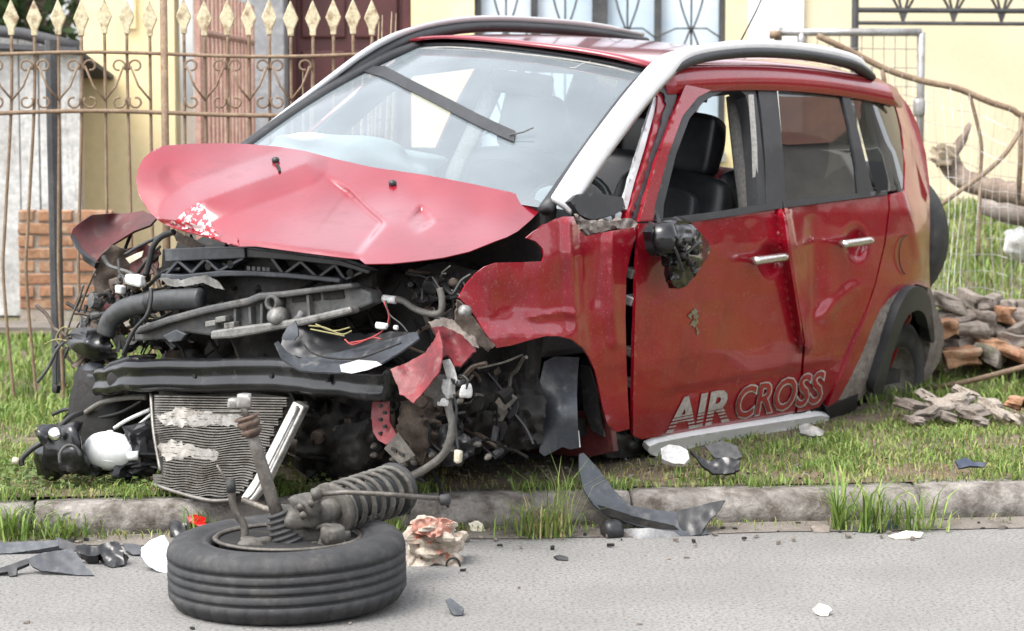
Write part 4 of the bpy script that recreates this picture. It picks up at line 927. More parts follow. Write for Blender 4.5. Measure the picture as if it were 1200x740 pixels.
def hood_fn(x, y):
    X = hood_x(x, y)
    d = seg_d(x, y, cr1); X -= .035 * max(0, 1 - d / 26)                # ridge where the sheet folded
    for pl, am, wd_, fd, e0, e1 in ((cr2, .042, 8, 80, 55, 10), (cr4, .034, 9, 34, 8, 8)):     # sharp steps where the sheet creased
        best = (1e9, 0, 0); acc = 0
        for (xa, ya), (xb, yb) in zip(pl[:-1], pl[1:]):
            dx, dy = xb - xa, yb - ya; L_ = math.hypot(dx, dy); t = ((x - xa) * dx + (y - ya) * dy) / L_; tt = max(0, min(L_, t)); q_ = math.hypot(x - xa - tt * dx / L_, y - ya - tt * dy / L_)
            if q_ < best[0]: best = (q_, dx * (y - ya) - dy * (x - xa), acc + t)
            acc += L_
        q_, sg, pos = best
        if sg > 0 and q_ < fd and 0 < pos < acc: X += am * sstep(0, wd_, q_) * (1 - sstep(wd_, fd, q_)) * sstep(0, e0, pos) * sstep(0, e1, acc - pos)
    d = seg_d(x, y, cr5); X += .008 * max(0, 1 - d / 14)
    d = seg_d(x, y, [(189, 262), (235, 270), (280, 288), (420, 305)]); X += .02 * max(0, 1 - d / 6)   # rolled front lip
    X += .004 * noise.noise(Vector((x * .014, y * .022, 3)))
    return C(x, y, X=X)
hood = sheet('bonnet', hood_o, hood_fn, 'hood_paint', car, 2.6, solid=.003, toward=CAMC, rnd=0, crease=[cr1, cr2, cr3, cr4])
def on_hood(x, y, lift): p = hood_fn(x, y); return p + Vector((-.25, 0, .95)) * lift
# paint scraped to bare metal at the front corner
sheet('scraped_patch', [(200, 262), (214, 250), (228, 242), (236, 239), (241, 251), (249, 266), (256, 279), (240, 275), (222, 269)], lambda x, y: Vector(hood_fn(x, y)).lerp(CAMC, .0008), 'scrape', hood, 3, solid=0, toward=CAMC, jag=2.5)
sheet('torn_edge', [(246, 262), (256, 268), (276, 276), (280, 288), (262, 285), (250, 278)], lambda x, y: Vector(hood_fn(x, y)).lerp(CAMC, .0007), 'hood_paint', hood, 3, solid=.002, toward=CAMC, jag=1.2)
for px, py in ((323, 190), (460, 217)):
    p = on_hood(px, py, 0)
    n_ = MB().lathe([(.009, -.012), (.010, -.004), (.013, .0), (.014, .010), (.009, .016), (0, .017)], p, (-.2, 0, 1), 14).build('washer_nozzle', 'black_plastic', hood, True)
MB().tube([on_hood(324, 194, .004), on_hood(327, 198, .005), on_hood(328, 203, .004)], .005, 6).build('nozzle_hose', 'bay_dark', hood)
# underside structure of the bonnet: seen from the side as a dark return edge
# ---- dark engine bay volume
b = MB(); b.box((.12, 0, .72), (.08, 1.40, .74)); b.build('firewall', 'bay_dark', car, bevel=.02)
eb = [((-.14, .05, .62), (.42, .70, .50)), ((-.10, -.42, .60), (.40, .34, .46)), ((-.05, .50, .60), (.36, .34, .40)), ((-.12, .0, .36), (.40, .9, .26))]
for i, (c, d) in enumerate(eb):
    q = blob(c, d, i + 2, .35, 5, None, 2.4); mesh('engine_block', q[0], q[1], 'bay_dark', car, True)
def plate(name, px, X, m, t=.02, parent=None, bevel=.004, lean=0.0):
    pts = []
    y0 = px[0][1]
    for x, y in px: pts.append(C(x, y, X=X + lean * (y - y0) / 100))
    return MB().prism(pts, (t, 0, 0)).build(name, m, parent or car, bevel=bevel)
def hose(name, px, X, r, m, parent=None, flat=1.0, n=5, seg=8):
    pts = [C(p[0], p[1], X=p[2] if len(p) > 2 else X) for p in px]
    return MB().tube(spline(pts, n), r, seg, flat=flat).build(name, m, parent or car, True)
def curved(name, px, ctrl, m, s=4, solid=.004, jag=0, crump=0, rnd=0, parent=None, fr=.075):
    f_ = rbf(ctrl)
    return sheet(name, px, lambda x, y: C(x, y, X=f_(x, y) + .6 * crump * noise.noise(Vector((x * fr, y * fr, 3.3)))), m, parent or car, s, solid=solid, toward=CAMC, jag=jag, rnd=rnd)
# random clutter deep in the bay
def clutter(name, poly, n, X0, X1, mats, seed, smin=.007, smax=.030):
    rd = random.Random(seed); bs = {m: MB() for m in mats}; xs_ = [p[0] for p in poly]; ys_ = [p[1] for p in poly]; k = 0
    while k < n:
        x, y = rd.uniform(min(xs_), max(xs_)), rd.uniform(min(ys_), max(ys_))
        if not inside((x, y), poly): continue
        k += 1; m = rd.choice(mats); p = C(x, y, X=rd.uniform(X0, X1)); t = rd.random()
        rot = Matrix.Rotation(rd.uniform(-1.5, 1.5), 3, 'X') @ Matrix.Rotation(rd.uniform(-.8, .8), 3, 'Z') @ Matrix.Rotation(rd.uniform(-.6, .6), 3, 'Y')
        if t < .30: bs[m].box(p, (rd.uniform(smin, smax), rd.uniform(smin, smax) * 2.2, rd.uniform(smin, smax) * .7), rot, jit=.006)
        elif t < .72:
            q = [p]; dy_, dz_ = rd.uniform(-.05, .05), rd.uniform(-.04, .04)
            for i in range(4): q.append(q[-1] + Vector((rd.uniform(-.01, .01), dy_ + rd.uniform(-.02, .02), dz_ + rd.uniform(-.02, .02))))
            for q_ in q: q_.z = min(q_.z, .84)
            bs[m].tube(spline(q, 4), rd.uniform(.003, .009), 6)
        elif t < .88:
            a = rot @ Vector((1, 0, 0)); r = rd.uniform(.008, .028); bs[m].lathe([(r * .6, -.02), (r, -.018), (r, .01), (r * .7, .012), (r * .5, .03), (0, .031)], p, a, 10)
        else: bs[m].prism([p + rot @ Vector((0, math.cos(a) * rd.uniform(.02, .05), math.sin(a) * rd.uniform(.015, .04))) for a in np.linspace(0, 6.28, 7)[:-1]], (.004, 0, 0))
    for m in mats:
        if bs[m].v: tag(bs[m].build(name, m, car), kind='stuff')
bay = [(130, 305), (190, 290), (440, 328), (530, 325), (545, 350), (540, 470), (500, 560), (360, 580), (330, 470), (130, 440), (105, 400)]
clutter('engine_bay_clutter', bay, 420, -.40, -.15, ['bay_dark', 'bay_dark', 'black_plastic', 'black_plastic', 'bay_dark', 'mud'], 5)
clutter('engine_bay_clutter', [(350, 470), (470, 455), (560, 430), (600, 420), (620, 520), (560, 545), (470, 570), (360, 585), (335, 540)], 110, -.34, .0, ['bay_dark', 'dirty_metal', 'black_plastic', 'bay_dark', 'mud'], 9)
LP = [((352, 478), (400, 462), (452, 470), (470, 500), (462, 540), (430, 566), (380, 575), (345, 548)), ((470, 470), (505, 462), (520, 500), (508, 540), (475, 552), (462, 520)), ((540, 440), (575, 432), (586, 470), (578, 520), (548, 528), (536, 480)), ((575, 440), (625, 430), (640, 470), (636, 520), (600, 532), (580, 500)), ((392, 500), (432, 492), (448, 526), (420, 552), (394, 540)), ((486, 505), (530, 496), (560, 520), (540, 545), (500, 548))]
for i, pl in enumerate(LP):
    xs_ = sum(p[0] for p in pl) / len(pl); ys_ = sum(p[1] for p in pl) / len(pl); X_ = (-.30, -.34, -.12, .02, -.40, -.30)[i]
    curved('gearbox_casing' if i in (0, 4) else 'subframe_plate', pl, [(p[0], p[1], X_ + random.uniform(-.05, .05)) for p in pl[::2]] + [(xs_, ys_, X_ - .09)], ['bay_dark', 'mud', 'bay_dark', 'bay_dark', 'bay_dark', 'black_plastic'][i], 4, .02, 1.5, .07, fr=.09)
for i in range(14):
    x, y = random.uniform(370, 610), random.uniform(460, 545); MB().lathe([(.008, -.012), (.010, -.01), (.010, .004), (.006, .006), (.006, .014), (0, .015)], C(x, y, X=-.44), (-1, random.uniform(-.4, .4), random.uniform(-.4, .4)), 8).build('bolt', 'dirty_metal', car, True)
clutter('corner_clutter', [(78, 385), (130, 330), (165, 320), (185, 400), (130, 420), (128, 470), (95, 470)], 110, -.48, -.35, ['black_plastic', 'mud', 'bay_dark', 'grey_plastic'], 12, .008, .03)
clutter('strut_clutter', [(480, 330), (530, 322), (548, 330), (540, 350), (536, 380), (500, 380)], 60, -.42, -.25, ['bay_dark', 'mud', 'grey_plastic', 'black_plastic'], 15, .008, .025)
# ---- upper ribbed radiator support
rs_ = plate('radiator_support', [(190, 292), (230, 291), (286, 290), (340, 296), (400, 304), (436, 316), (436, 338), (398, 331), (334, 325), (300, 323), (264, 322), (211, 327), (188, 325)], -.40, 'bay_dark', .03)
def strip(name, a, b_, wpx, X, t, m, parent):
    a, b_ = Vector(a), Vector(b_); n_ = Vector((-(b_ - a).y, (b_ - a).x)).normalized() * wpx / 2
    return plate(name, [a + n_, b_ + n_, b_ - n_, a - n_], X, m, t, parent, bevel=.002)
plate('support_flange', [(192, 292), (234, 290), (286, 290), (287, 303), (236, 305), (193, 307)], -.46, 'sheet_plastic', .06, rs_)
plate('support_flange', [(288, 291), (340, 297), (400, 305), (434, 317), (432, 322), (398, 312), (338, 305), (288, 302)], -.45, 'black_plastic', .05, rs_)
plate('support_flange', [(188, 321), (212, 322), (262, 317), (300, 318), (336, 320), (398, 326), (398, 332), (334, 326), (300, 324), (262, 324), (212, 329), (187, 327)], -.47, 'sheet_plastic', .07, rs_)
zz = [(194, 322), (208, 306), (224, 320), (240, 304), (256, 318), (284, 303)]
for a, b_ in zip(zz[:-1], zz[1:]): strip('rib', a, b_, 3.2, -.455, .055, 'sheet_plastic', rs_)
zz = [(318, 303), (332, 322), (352, 307), (372, 326), (392, 311), (404, 328), (424, 319)]
for a, b_ in zip(zz[:-1], zz[1:]): strip('rib', a, b_, 3.6, -.45, .05, 'black_plastic', rs_)
for i, x in enumerate((291, 297, 303, 309, 314)):
    plate('stamped_label', [(x - 2, 312 + i * .4), (x + 2, 312.4 + i * .4), (x + 2, 320 + i * .4), (x - 2, 319.5 + i * .4)], -.444, 'grey_plastic', .008, rs_, .001)
for cx, cy in ((412, 320), (246, 312), (272, 310)): MB().lathe([(.014, -.01), (.014, .01)], C(cx, cy, X=-.445), (1, 0, 0), 10).build('bolt_hole', 'bay_dark', rs_)
# ---- grey slanted headlamp carrier
sl2 = plate('lamp_carrier', [(157, 388), (196, 374), (240, 362), (289, 352), (302, 347), (330, 345), (381, 338), (411, 335), (434, 342), (436, 356), (412, 366), (380, 372), (354, 379), (318, 385), (300, 389), (270, 392), (246, 394), (216, 390), (196, 398), (157, 400)], -.52, 'grey_plastic', .06, bevel=.008)
plate('carrier_lip', [(155, 385), (196, 371), (240, 359), (289, 349), (302, 343.5), (330, 341.5), (381, 335), (411, 332), (413, 338), (381, 342), (330, 349), (304, 352), (289, 358), (240, 368), (196, 380), (158, 393)], -.56, 'grey_plastic', .05, sl2, .008)
plate('carrier_lip', [(246, 388), (270, 384), (300, 380), (318, 378), (354, 372), (410, 359), (412, 367), (354, 382), (318, 388), (300, 392), (270, 397), (246, 398)], -.57, 'aluminium_dull', .05, sl2, .008)
plate('carrier_slot', [(341, 345), (374, 342), (375, 352), (342, 355)], -.525, 'bay_dark', .02, sl2, .001); plate('carrier_slot', [(378, 342), (402, 340), (403, 350), (379, 352)], -.525, 'bay_dark', .02, sl2, .001)
MB().lathe([(.017, -.03), (.026, -.03), (.026, .02), (.017, .02)], C(324, 355, X=-.54), (1, 0, 0), 16, True).build('carrier_boss', 'grey_plastic', sl2, True)
MB().lathe([(.018, -.006), (.018, .01)], C(324, 355, X=-.545), (1, 0, 0), 14).build('boss_hole', 'bay_dark', sl2)
MB().lathe([(.0, -.03), (.022, -.028), (.034, .0), (.030, .03)], C(325, 371, X=-.56), (1, 0, 0), 14).build('carrier_boss', 'aluminium_dull', sl2, True)
for x, y in ((240, 377), (262, 379), (252, 372)): plate('clip', [(x, y), (x + 12, y - 2), (x + 12, y + 5), (x, y + 7)], -.565, 'aluminium_dull', .03, sl2, .003)
for x0, y0, x1, y1 in ((275, 362, 275, 378), (306, 356, 306, 382), (292, 360, 293, 380), (360, 346, 362, 372)): strip('carrier_rib', (x0, y0), (x1, y1), 3, -.545, .04, 'grey_plastic', sl2)
plate('cracked_lens', [(190, 394), (206, 386), (218, 392), (212, 400), (198, 402)], -.57, 'sheet_plastic', .015, sl2)
# ---- intake duct
hose('intake_duct', [(124, 392), (129, 376), (146, 362), (178, 354), (212, 351), (236, 350)], -.50, .036, 'duct_grey', None, .8, 6, 12)
hose('duct_collar', [(176, 354), (182, 353.5)], -.50, .041, 'black_plastic')
# ---- bumper beam
pts = spline([C(x, y, X=X_) for x, y, X_ in ((118, 447, -.50), (140, 443, -.55), (164, 440, -.585), (236, 440, -.60), (324, 439, -.60), (380, 444, -.59), (430, 449, -.57), (458, 451, -.55))], 6)
v = []; f = []; n = len(pts); prof = [(-.5, -1), (-.85, -.82), (-1, -.5), (-.72, -.12), (-.72, .12), (-1, .5), (-.85, .85), (-.4, 1), (1, 1), (1, -1)]
for i, p in enumerate(pts):
    dd = .006 * noise.noise(Vector((i * .35, 0, 0))); k = .92 if i < 5 else 1
    for a, b_ in prof: v.append(p + Vector((a * .045 + dd, 0, b_ * (.056 * k) + dd)))
m_ = len(prof)
for i in range(n - 1):
    for k in range(m_): f.append((i * m_ + k, i * m_ + (k + 1) % m_, (i + 1) * m_ + (k + 1) % m_, (i + 1) * m_ + k))
f += [tuple(range(m_)), tuple((n - 1) * m_ + k for k in range(m_))]
b = MB(); b.v = [tuple(p) for p in v]; b.f = f; beam = b.build('bumper_beam', 'black_gloss', car, True, bevel=.006)
MB().lathe([(.020, -.008), (.026, -.006), (.026, .01), (.012, .012)], C(133, 445, X=-.585), (1, 0, 0), 14).build('bolt_hole', 'bay_dark', beam, True)
for x in (228, 318, 384): MB().lathe([(.007, -.004), (.007, .01)], C(x, 441 if x < 380 else 446, X=-.634), (1, 0, 0), 8).build('bolt_hole', 'bay_dark', beam)
plate('beam_bracket', [(118, 432), (128, 424), (150, 417), (162, 419), (163, 430), (150, 436), (124, 440)], -.575, 'black_gloss', .09, beam, .01)
# ---- radiator
def rad_X(x, y): return -.60 - .18 * (y - 460) / 125 + .012 * math.sin(x * .045 + y * .02) + .015 * gs(x, y, 250, 520, 40, 25)
def rad(x, y, o=0): return C(x, y, X=rad_X(x, y) + o)
RO = [(178, 462), (230, 463), (290, 460), (340, 466), (330, 492), (314, 528), (300, 558), (288, 578), (268, 585), (250, 586), (228, 582), (204, 575), (180, 568), (179, 556), (190, 556), (185, 530), (180, 505)]
radi = sheet('radiator', RO, lambda x, y: rad(x, y, .022), 'fin_back', car, 6, solid=.03, toward=CAMC)
g = MB(); rows = 40
for r in range(rows):
    t = (r + .5) / rows; y0 = 463 + 120 * t; pts = []
    for x in range(176, 344, 5):
        amp = 2.6 * sstep(.1, .5, t) * (.4 + .6 * math.sin(3.1 * t + .5)); y = y0 + amp * math.sin(x * .075 + 4 * t) + 1.2 * math.sin(x * .19 + 9 * t) * sstep(.4, .9, t) + (2.5 * (x - 178) / 160 if t < .15 else 0)
        if inside((x, y), RO): pts.append((x, y))
    if len(pts) < 3: continue
    pv = [rad(x, y, -.004 + .004 * noise.noise(Vector((x * .1, y * .3, 0)))) for x, y in pts]; n = len(pv); th = Vector((0, 0, .0019))
    vv = [p + th for p in pv] + [p - th for p in pv] + [p + th + Vector((.02, 0, 0)) for p in pv] + [p - th + Vector((.02, 0, 0)) for p in pv]
    ff = []
    for i in range(n - 1): ff += [(i, i + 1, n + i + 1, n + i), (i, 2 * n + i, 2 * n + i + 1, i + 1), (n + i, n + i + 1, 3 * n + i + 1, 3 * n + i)]
    g.add(vv, ff)
tag(g.build('cooling_fins', 'fin_metal', radi), kind='stuff')
sheet('crushed_fins', [(184, 487), (210, 478), (250, 484), (290, 488), (312, 494), (300, 500), (250, 498), (214, 500), (190, 498)], lambda x, y: rad(x, y, -.005 + .006 * noise.noise(Vector((x * .2, y * .3, 0)))), 'fin_metal', radi, 4, solid=.002, toward=CAMC, jag=2)
sheet('crushed_fins', [(182, 522), (200, 516), (232, 524), (258, 530), (252, 540), (222, 536), (196, 540)], lambda x, y: rad(x, y, -.005 + .006 * noise.noise(Vector((x * .2, y * .3, 4)))), 'fin_metal', radi, 4, solid=.002, toward=CAMC, jag=2)
hose('radiator_edge', [(177, 462, -.60), (180, 505, -.66), (188, 552, -.73)], 0, .006, 'fin_metal', radi)
hose('radiator_edge', [(180, 568, -.755), (204, 576, -.77), (228, 583, -.78), (250, 587, -.79), (270, 586, -.79)], 0, .006, 'fin_metal', radi)
b = MB(); ta = [C(x, y, X=X_) for x, y, X_ in ((343, 470, -.63), (356, 477, -.63), (310, 570, -.77), (293, 590, -.80), (281, 584, -.80), (296, 562, -.76))]
b.prism(ta, (.035, 0, .0)); tank = b.build('radiator_tank', 'aluminium', car, bevel=.006)
hose('tank_bead', [(349, 476, -.64), (302, 568, -.785), (287, 586, -.812)], 0, .006, 'aluminium', tank)
hose('radiator_pipe', [(285, 586), (300, 592), (318, 598), (332, 596)], -.82, .011, 'dirty_metal')
# ---- other side's wing, bent outwards so its inside shows
curved('crushed_far_wing', [(83, 276), (86, 268), (93, 262), (108, 252), (130, 250.5), (150, 250), (168, 247), (184, 255), (176, 264), (157, 271), (131, 287), (118, 300), (112, 308), (100, 300), (92, 292)], [(83, 276, -.42), (108, 252, -.30), (184, 250, -.10), (157, 271, -.18), (131, 287, -.30), (112, 306, -.42), (130, 262, -.14)], 'primer_red', 3, .008)
curved('far_wing_edge', [(83, 276), (92, 292), (100, 300), (112, 308), (110, 314), (98, 306), (96, 300), (88, 290)], [(83, 276, -.43), (112, 308, -.43), (100, 300, -.44)], 'black_plastic', 3, .02)
curved('inner_wing', [(112, 306), (131, 287), (145, 292), (160, 300), (150, 318), (135, 340), (124, 372), (112, 392), (100, 398), (108, 360), (112, 335)], [(112, 306, -.40), (160, 300, -.30), (100, 398, -.42), (135, 340, -.34)], 'mud', 4, .006, 1, .02)
curved('inner_wing', [(140, 296), (170, 285), (186, 296), (184, 318), (160, 330), (140, 350), (128, 378), (122, 360), (132, 330)], [(140, 296, -.32), (186, 296, -.26), (128, 378, -.40)], 'primer_red', 4, .006, 1, .02)
curved('tan_bracket', [(147, 303), (160, 297), (168, 294), (166, 301), (152, 309)], [(147, 303, -.36), (168, 294, -.34), (152, 309, -.36)], 'cream_plastic', 3, .004)
curved('bay_insulation', [(200, 268), (216, 276), (232, 284), (242, 289), (222, 290), (206, 282)], [(200, 268, -.40), (242, 289, -.42), (222, 290, -.42)], 'mud', 3, .004, 1, .01)
hose('bonnet_stay', [(146, 299, -.40), (165, 288, -.38), (196, 273, -.36)], 0, .006, 'black_plastic')
hose('breather_hose', [(204, 272, -.46), (190, 277, -.46), (180, 288, -.47), (176, 303, -.47), (171, 323, -.47)], 0, .011, 'wire_black')
for x, y, w_, h_ in ((147, 322, 24, 13), (137, 335, 9, 9)):
    q = blob(C(x + w_ / 2, y + h_ / 2, X=-.50), (.03, w_ / 330, h_ / 330), x, .2, 3); mesh('white_connector', q[0], q[1], 'white_plastic', car, True)
curved('latch_plate', [(186, 326), (212, 328), (240, 322), (256, 330), (262, 340), (252, 338), (238, 332), (214, 336), (200, 336)], [(186, 326, -.48), (262, 340, -.49), (214, 336, -.50)], 'aluminium_dull', 3, .006, .8, .012)
hose('bonnet_cable', [(177, 338, -.56), (177, 352, -.57), (172, 370, -.58), (158, 386, -.585), (150, 402, -.59), (144, 416, -.59)], 0, .007, 'wire_black')
# ---- smashed headlamp on the far corner
curved('headlamp_housing', [(74, 402), (80, 390), (100, 381), (118, 388), (130, 396), (130, 420), (112, 424), (92, 416)], [(74, 402, -.46), (100, 381, -.42), (130, 396, -.48), (130, 422, -.48), (92, 416, -.50), (100, 400, -.54)], 'black_gloss', 3, .03, 0, .02, 1)
curved('headlamp_housing', [(84, 446), (90, 432), (104, 424), (124, 428), (122, 446), (112, 456), (96, 452)], [(84, 446, -.44), (104, 424, -.46), (122, 446, -.46), (104, 440, -.50)], 'sheet_plastic', 3, .03, 0, .02, 1)
curved('corner_bracket', [(86, 462), (100, 448), (118, 452), (122, 476), (108, 484), (92, 480)], [(86, 462, -.42), (118, 452, -.46), (108, 484, -.44), (104, 466, -.48)], 'primer_red', 3, .02, 1, .02)
for pl, r, m in (([(98, 334), (92, 352), (84, 372), (78, 392)], .004, 'dirty_metal'), ([(112, 316), (102, 340), (92, 366)], .004, 'mud'), ([(74, 402), (66, 412), (56, 432), (44, 448)], .006, 'grey_plastic'), ([(80, 392), (70, 404), (66, 424), (66, 452)], .003, 'wire_black'),
                 ([(82, 386), (74, 384), (66, 396), (74, 410)], .003, 'wire_yellow'), ([(52, 404), (66, 398), (80, 400)], .003, 'wire_yellow'), ([(90, 384), (96, 376), (108, 372), (118, 380)], .003, 'wire_black')):
    hose('loose_wire', pl, -.46, r, m)
q = blob(C(66, 456, X=-.46), (.02, .022, .03), 4, .1, 2); mesh('wire_plug', q[0], q[1], 'black_plastic', car)
# ---- torn plastic duct below the lamp carrier
curved('torn_air_duct', [(322, 402), (326, 400), (336, 412), (350, 420), (372, 418), (400, 412), (440, 402), (470, 394), (489, 389), (491, 397), (470, 412), (445, 427), (420, 434), (398, 437), (370, 436), (351, 434), (331, 421)], [(322, 402, -.66), (351, 434, -.68), (398, 437, -.68), (491, 393, -.58), (440, 402, -.56), (350, 418, -.62)], 'sheet_plastic', 3, .006)
curved('torn_air_duct', [(328, 406), (332, 392), (341, 376), (352, 364), (366, 378), (392, 388), (430, 392), (468, 388), (488, 390), (466, 400), (430, 408), (392, 416), (356, 420), (338, 414)], [(328, 406, -.60), (352, 364, -.54), (430, 392, -.48), (488, 390, -.52), (392, 416, -.58), (392, 396, -.50)], 'black_plastic', 3, .006, 1, .015)
curved('duct_lip', [(398, 428), (420, 422), (440, 424), (446, 428), (430, 434), (412, 438), (400, 436)], [(398, 428, -.70), (446, 428, -.68), (412, 438, -.70)], 'white_plastic', 3, .008)
hose('duct_fold', [(356, 404), (366, 414), (388, 420), (420, 420), (450, 410), (470, 402)], -.64, .003, 'bay_dark')
curved('torn_air_duct', [(330, 398), (336, 384), (346, 376), (350, 392), (344, 400)], [(330, 398, -.62), (346, 376, -.60), (344, 400, -.61)], 'sheet_plastic', 3, .005, .6)
for pl, m in (([(362, 382), (380, 384), (400, 392), (412, 388)], 'wire_yellow'), ([(364, 386), (384, 390), (404, 394)], 'wire_yellow'), ([(370, 380), (390, 388), (410, 384)], 'wire_yellow'), ([(410, 402), (430, 398), (448, 388), (456, 372), (450, 354)], 'wire_red'), ([(404, 398), (414, 404), (436, 396), (446, 398)], 'wire_red'), ([(452, 352), (456, 368), (470, 380), (478, 390)], 'wire_black')):
    hose('loose_wire', pl, -.60, .0028, m)
q = blob(C(447, 382, X=-.61), (.015, .04, .02), 6, .2, 3); mesh('white_connector', q[0], q[1], 'white_plastic', car, True)
q = blob(C(464, 384, X=-.61), (.012, .014, .014), 7, .2, 3); mesh('white_connector', q[0], q[1], 'white_plastic', car, True)
hose('coolant_hose', [(450, 350), (470, 352), (486, 362), (504, 368), (516, 366), (518, 352), (515, 338)], -.46, .011, 'hose_grey')
hose('hose_end', [(449, 350), (464, 352)], -.465, .013, 'white_plastic')
hose('wiring_loom', [(520, 335, -.42), (530, 345, -.44), (540, 330, -.42), (552, 322, -.40)], 0, .006, 'wire_black')
for i in range(12):
    x, y = random.uniform(500, 545), random.uniform(320, 370); hose('loose_wire', [(x, y), (x + random.uniform(-10, 10), y + random.uniform(-12, 12)), (x + random.uniform(-14, 14), y + random.uniform(-14, 18))], random.uniform(-.46, -.36), .0025, random.choice(['wire_black', 'hose_grey', 'wire_black']))
# strut tower behind the wing tip
curved('strut_tower', [(500, 322), (530, 312), (560, 318), (548, 336), (540, 352), (548, 374), (530, 384), (505, 376), (498, 350)], [(500, 322, -.30), (560, 318, -.28), (540, 350, -.34), (505, 376, -.30)], 'bay_dark', 4, .02, 1, .03)
curved('headlamp_bracket', [(536, 352), (548, 362), (560, 380), (572, 396), (580, 406), (572, 412), (560, 404), (548, 392), (534, 378)], [(536, 352, -.60), (580, 406, -.46), (560, 404, -.52), (534, 378, -.58)], 'mud', 3, .008, 1, .02)
MB().lathe([(.018, -.02), (.02, .0), (.012, .01), (0, .011)], C(543, 365, X=-.63), (-1, 0, 0), 12).build('bolt', 'aluminium_dull', car, True)
# ---- torn red crash member
curved('torn_front_panel', [(457, 433), (480, 424), (498, 413), (508, 400), (514, 386), (518, 400), (518, 418), (514, 436), (500, 455), (484, 473), (474, 464), (468, 462), (466, 452)], [(457, 433, -.66), (514, 386, -.58), (514, 436, -.66), (484, 473, -.70), (495, 432, -.62)], 'red_flap', 3, .005, .5, .012)
curved('torn_front_panel', [(504, 380), (530, 376), (546, 388), (557, 402), (556, 412), (547, 420), (540, 430), (534, 428), (526, 416), (518, 418), (516, 398)], [(504, 380, -.54), (546, 388, -.50), (557, 402, -.54), (540, 430, -.58), (518, 418, -.62), (534, 404, -.50)], 'red_flap', 3, .005, .7, .015)
curved('panel_edge', [(502, 378), (520, 372), (540, 380), (556, 396), (560, 408), (554, 406), (540, 392), (520, 382), (506, 384)], [(502, 378, -.56), (540, 380, -.53), (560, 408, -.55)], 'mud_grey', 3, .006, .8, .01)
curved('hanging_bracket', [(437, 462), (456, 462), (455, 480), (456, 494), (464, 509), (460, 518), (452, 521), (443, 516), (437, 506), (435, 486)], [(437, 462, -.54), (456, 462, -.54), (464, 509, -.58), (437, 506, -.57), (447, 490, -.54)], 'red_flap', 3, .006, 0, .006)
for i in range(5): MB().lathe([(.006, -.006), (.006, .006)], C(446 + (i % 2) * 5, 476 + i * 8, X=-.575), (1, 0, 0), 8).build('bracket_hole', 'bay_dark', car)
bp = [(450, 526), (458, 516), (466, 507), (476, 520), (486, 534), (477, 540), (468, 544), (458, 534)]
curved('perforated_bracket', bp, [(450, 526, -.60), (486, 534, -.61), (466, 507, -.60)], 'dirty_metal', 3, .004)
for x, y in ((461, 526), (470, 531)): plate('bracket_slot', [(x - 3, y - 2), (x + 3, y + 1), (x + 3, y + 5), (x - 3, y + 2)], -.612, 'bay_dark', .006, None, .001)
# ---- dangling connector and hoses below the wing
curved('white_strap', [(518, 423), (526, 421), (531, 430), (535, 446), (533, 452), (526, 450), (522, 438)], [(518, 423, -.58), (535, 446, -.58), (526, 450, -.57)], 'white_plastic', 3, .006)
for x, y, a, b_, m in ((512, 452, .07, .07, 'hose_grey'), (521, 462, .05, .08, 'grey_plastic'), (526, 455, .03, .06, 'white_plastic'), (522, 470, .03, .03, 'white_plastic'), (546, 458, .02, .04, 'white_plastic'), (538, 448, .03, .02, 'black_plastic')):
    q = blob(C(x, y, X=-.56), (.04, a, b_), x, .4, 3); mesh('horn_unit' if m != 'white_plastic' else 'white_connector', q[0], q[1], m, car, True)
hose('lower_hose', [(524, 470), (527, 484), (530, 498), (527, 516), (520, 532), (504, 546), (486, 556), (470, 562)], -.56, .013, 'hose_grey')
hose('loose_wire', [(532, 462), (535, 480), (534, 500), (537, 528)], -.57, .004, 'wire_black')
q = blob(C(537, 535, X=-.57), (.02, .022, .04), 2, .15, 3); mesh('white_connector', q[0], q[1], 'cream_plastic', car, True)
hose('loose_wire', [(534, 448), (540, 440), (548, 446), (546, 456)], -.57, .004, 'wire_black')
# ---- front wheel well: dark liner, hanging plastic
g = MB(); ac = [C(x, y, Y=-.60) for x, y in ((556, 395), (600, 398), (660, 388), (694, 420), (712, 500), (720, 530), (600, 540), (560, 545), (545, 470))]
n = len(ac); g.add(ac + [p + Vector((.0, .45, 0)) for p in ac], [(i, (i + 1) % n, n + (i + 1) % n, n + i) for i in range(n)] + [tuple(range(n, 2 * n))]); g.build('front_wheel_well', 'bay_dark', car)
plate('inner_sill', [(585, 490), (640, 486), (700, 480), (716, 500), (720, 530), (690, 536), (600, 530)], .45, 'primer_red', .03)
for cx, cy, d_ in ((565, 470, (.22, .2, .26)), (600, 500, (.25, .18, .14)), (655, 450, (.2, .2, .24)), (575, 430, (.2, .16, .16))):
    q = blob(C(cx, cy, Y=-.50), d_, cx, .45, 4); mesh('suspension_remains', q[0], q[1], 'bay_dark' if cx != 565 else 'mud', car, True)
f_ = rbf([(638, 422, -.70), (679, 419, -.74), (676, 454, -.80), (678, 526, -.86), (640, 530, -.80), (635, 478, -.74), (655, 480, -.82)])
sheet('wheel_liner', [(638, 424), (650, 418), (679, 419), (677, 440), (676, 462), (677, 495), (679, 525), (668, 527), (659, 524), (648, 530), (638, 535), (632, 530), (634, 500), (635, 478), (633, 468), (622, 466), (624, 458), (632, 450)], lambda x, y: C(x, y, Y=f_(x, y)), 'sheet_plastic', car, 3.5, solid=.005, toward=CAMC)
strip('liner_clip', (675, 505), (677, 525), 4, .30, .01, 'white_plastic', None)
curved('wheel_liner', [(680, 428), (690, 430), (699, 456), (704, 490), (708, 512), (694, 505), (684, 480)], [(680, 428, .42), (708, 512, .42), (684, 480, .40)], 'black_plastic', 4, .01)
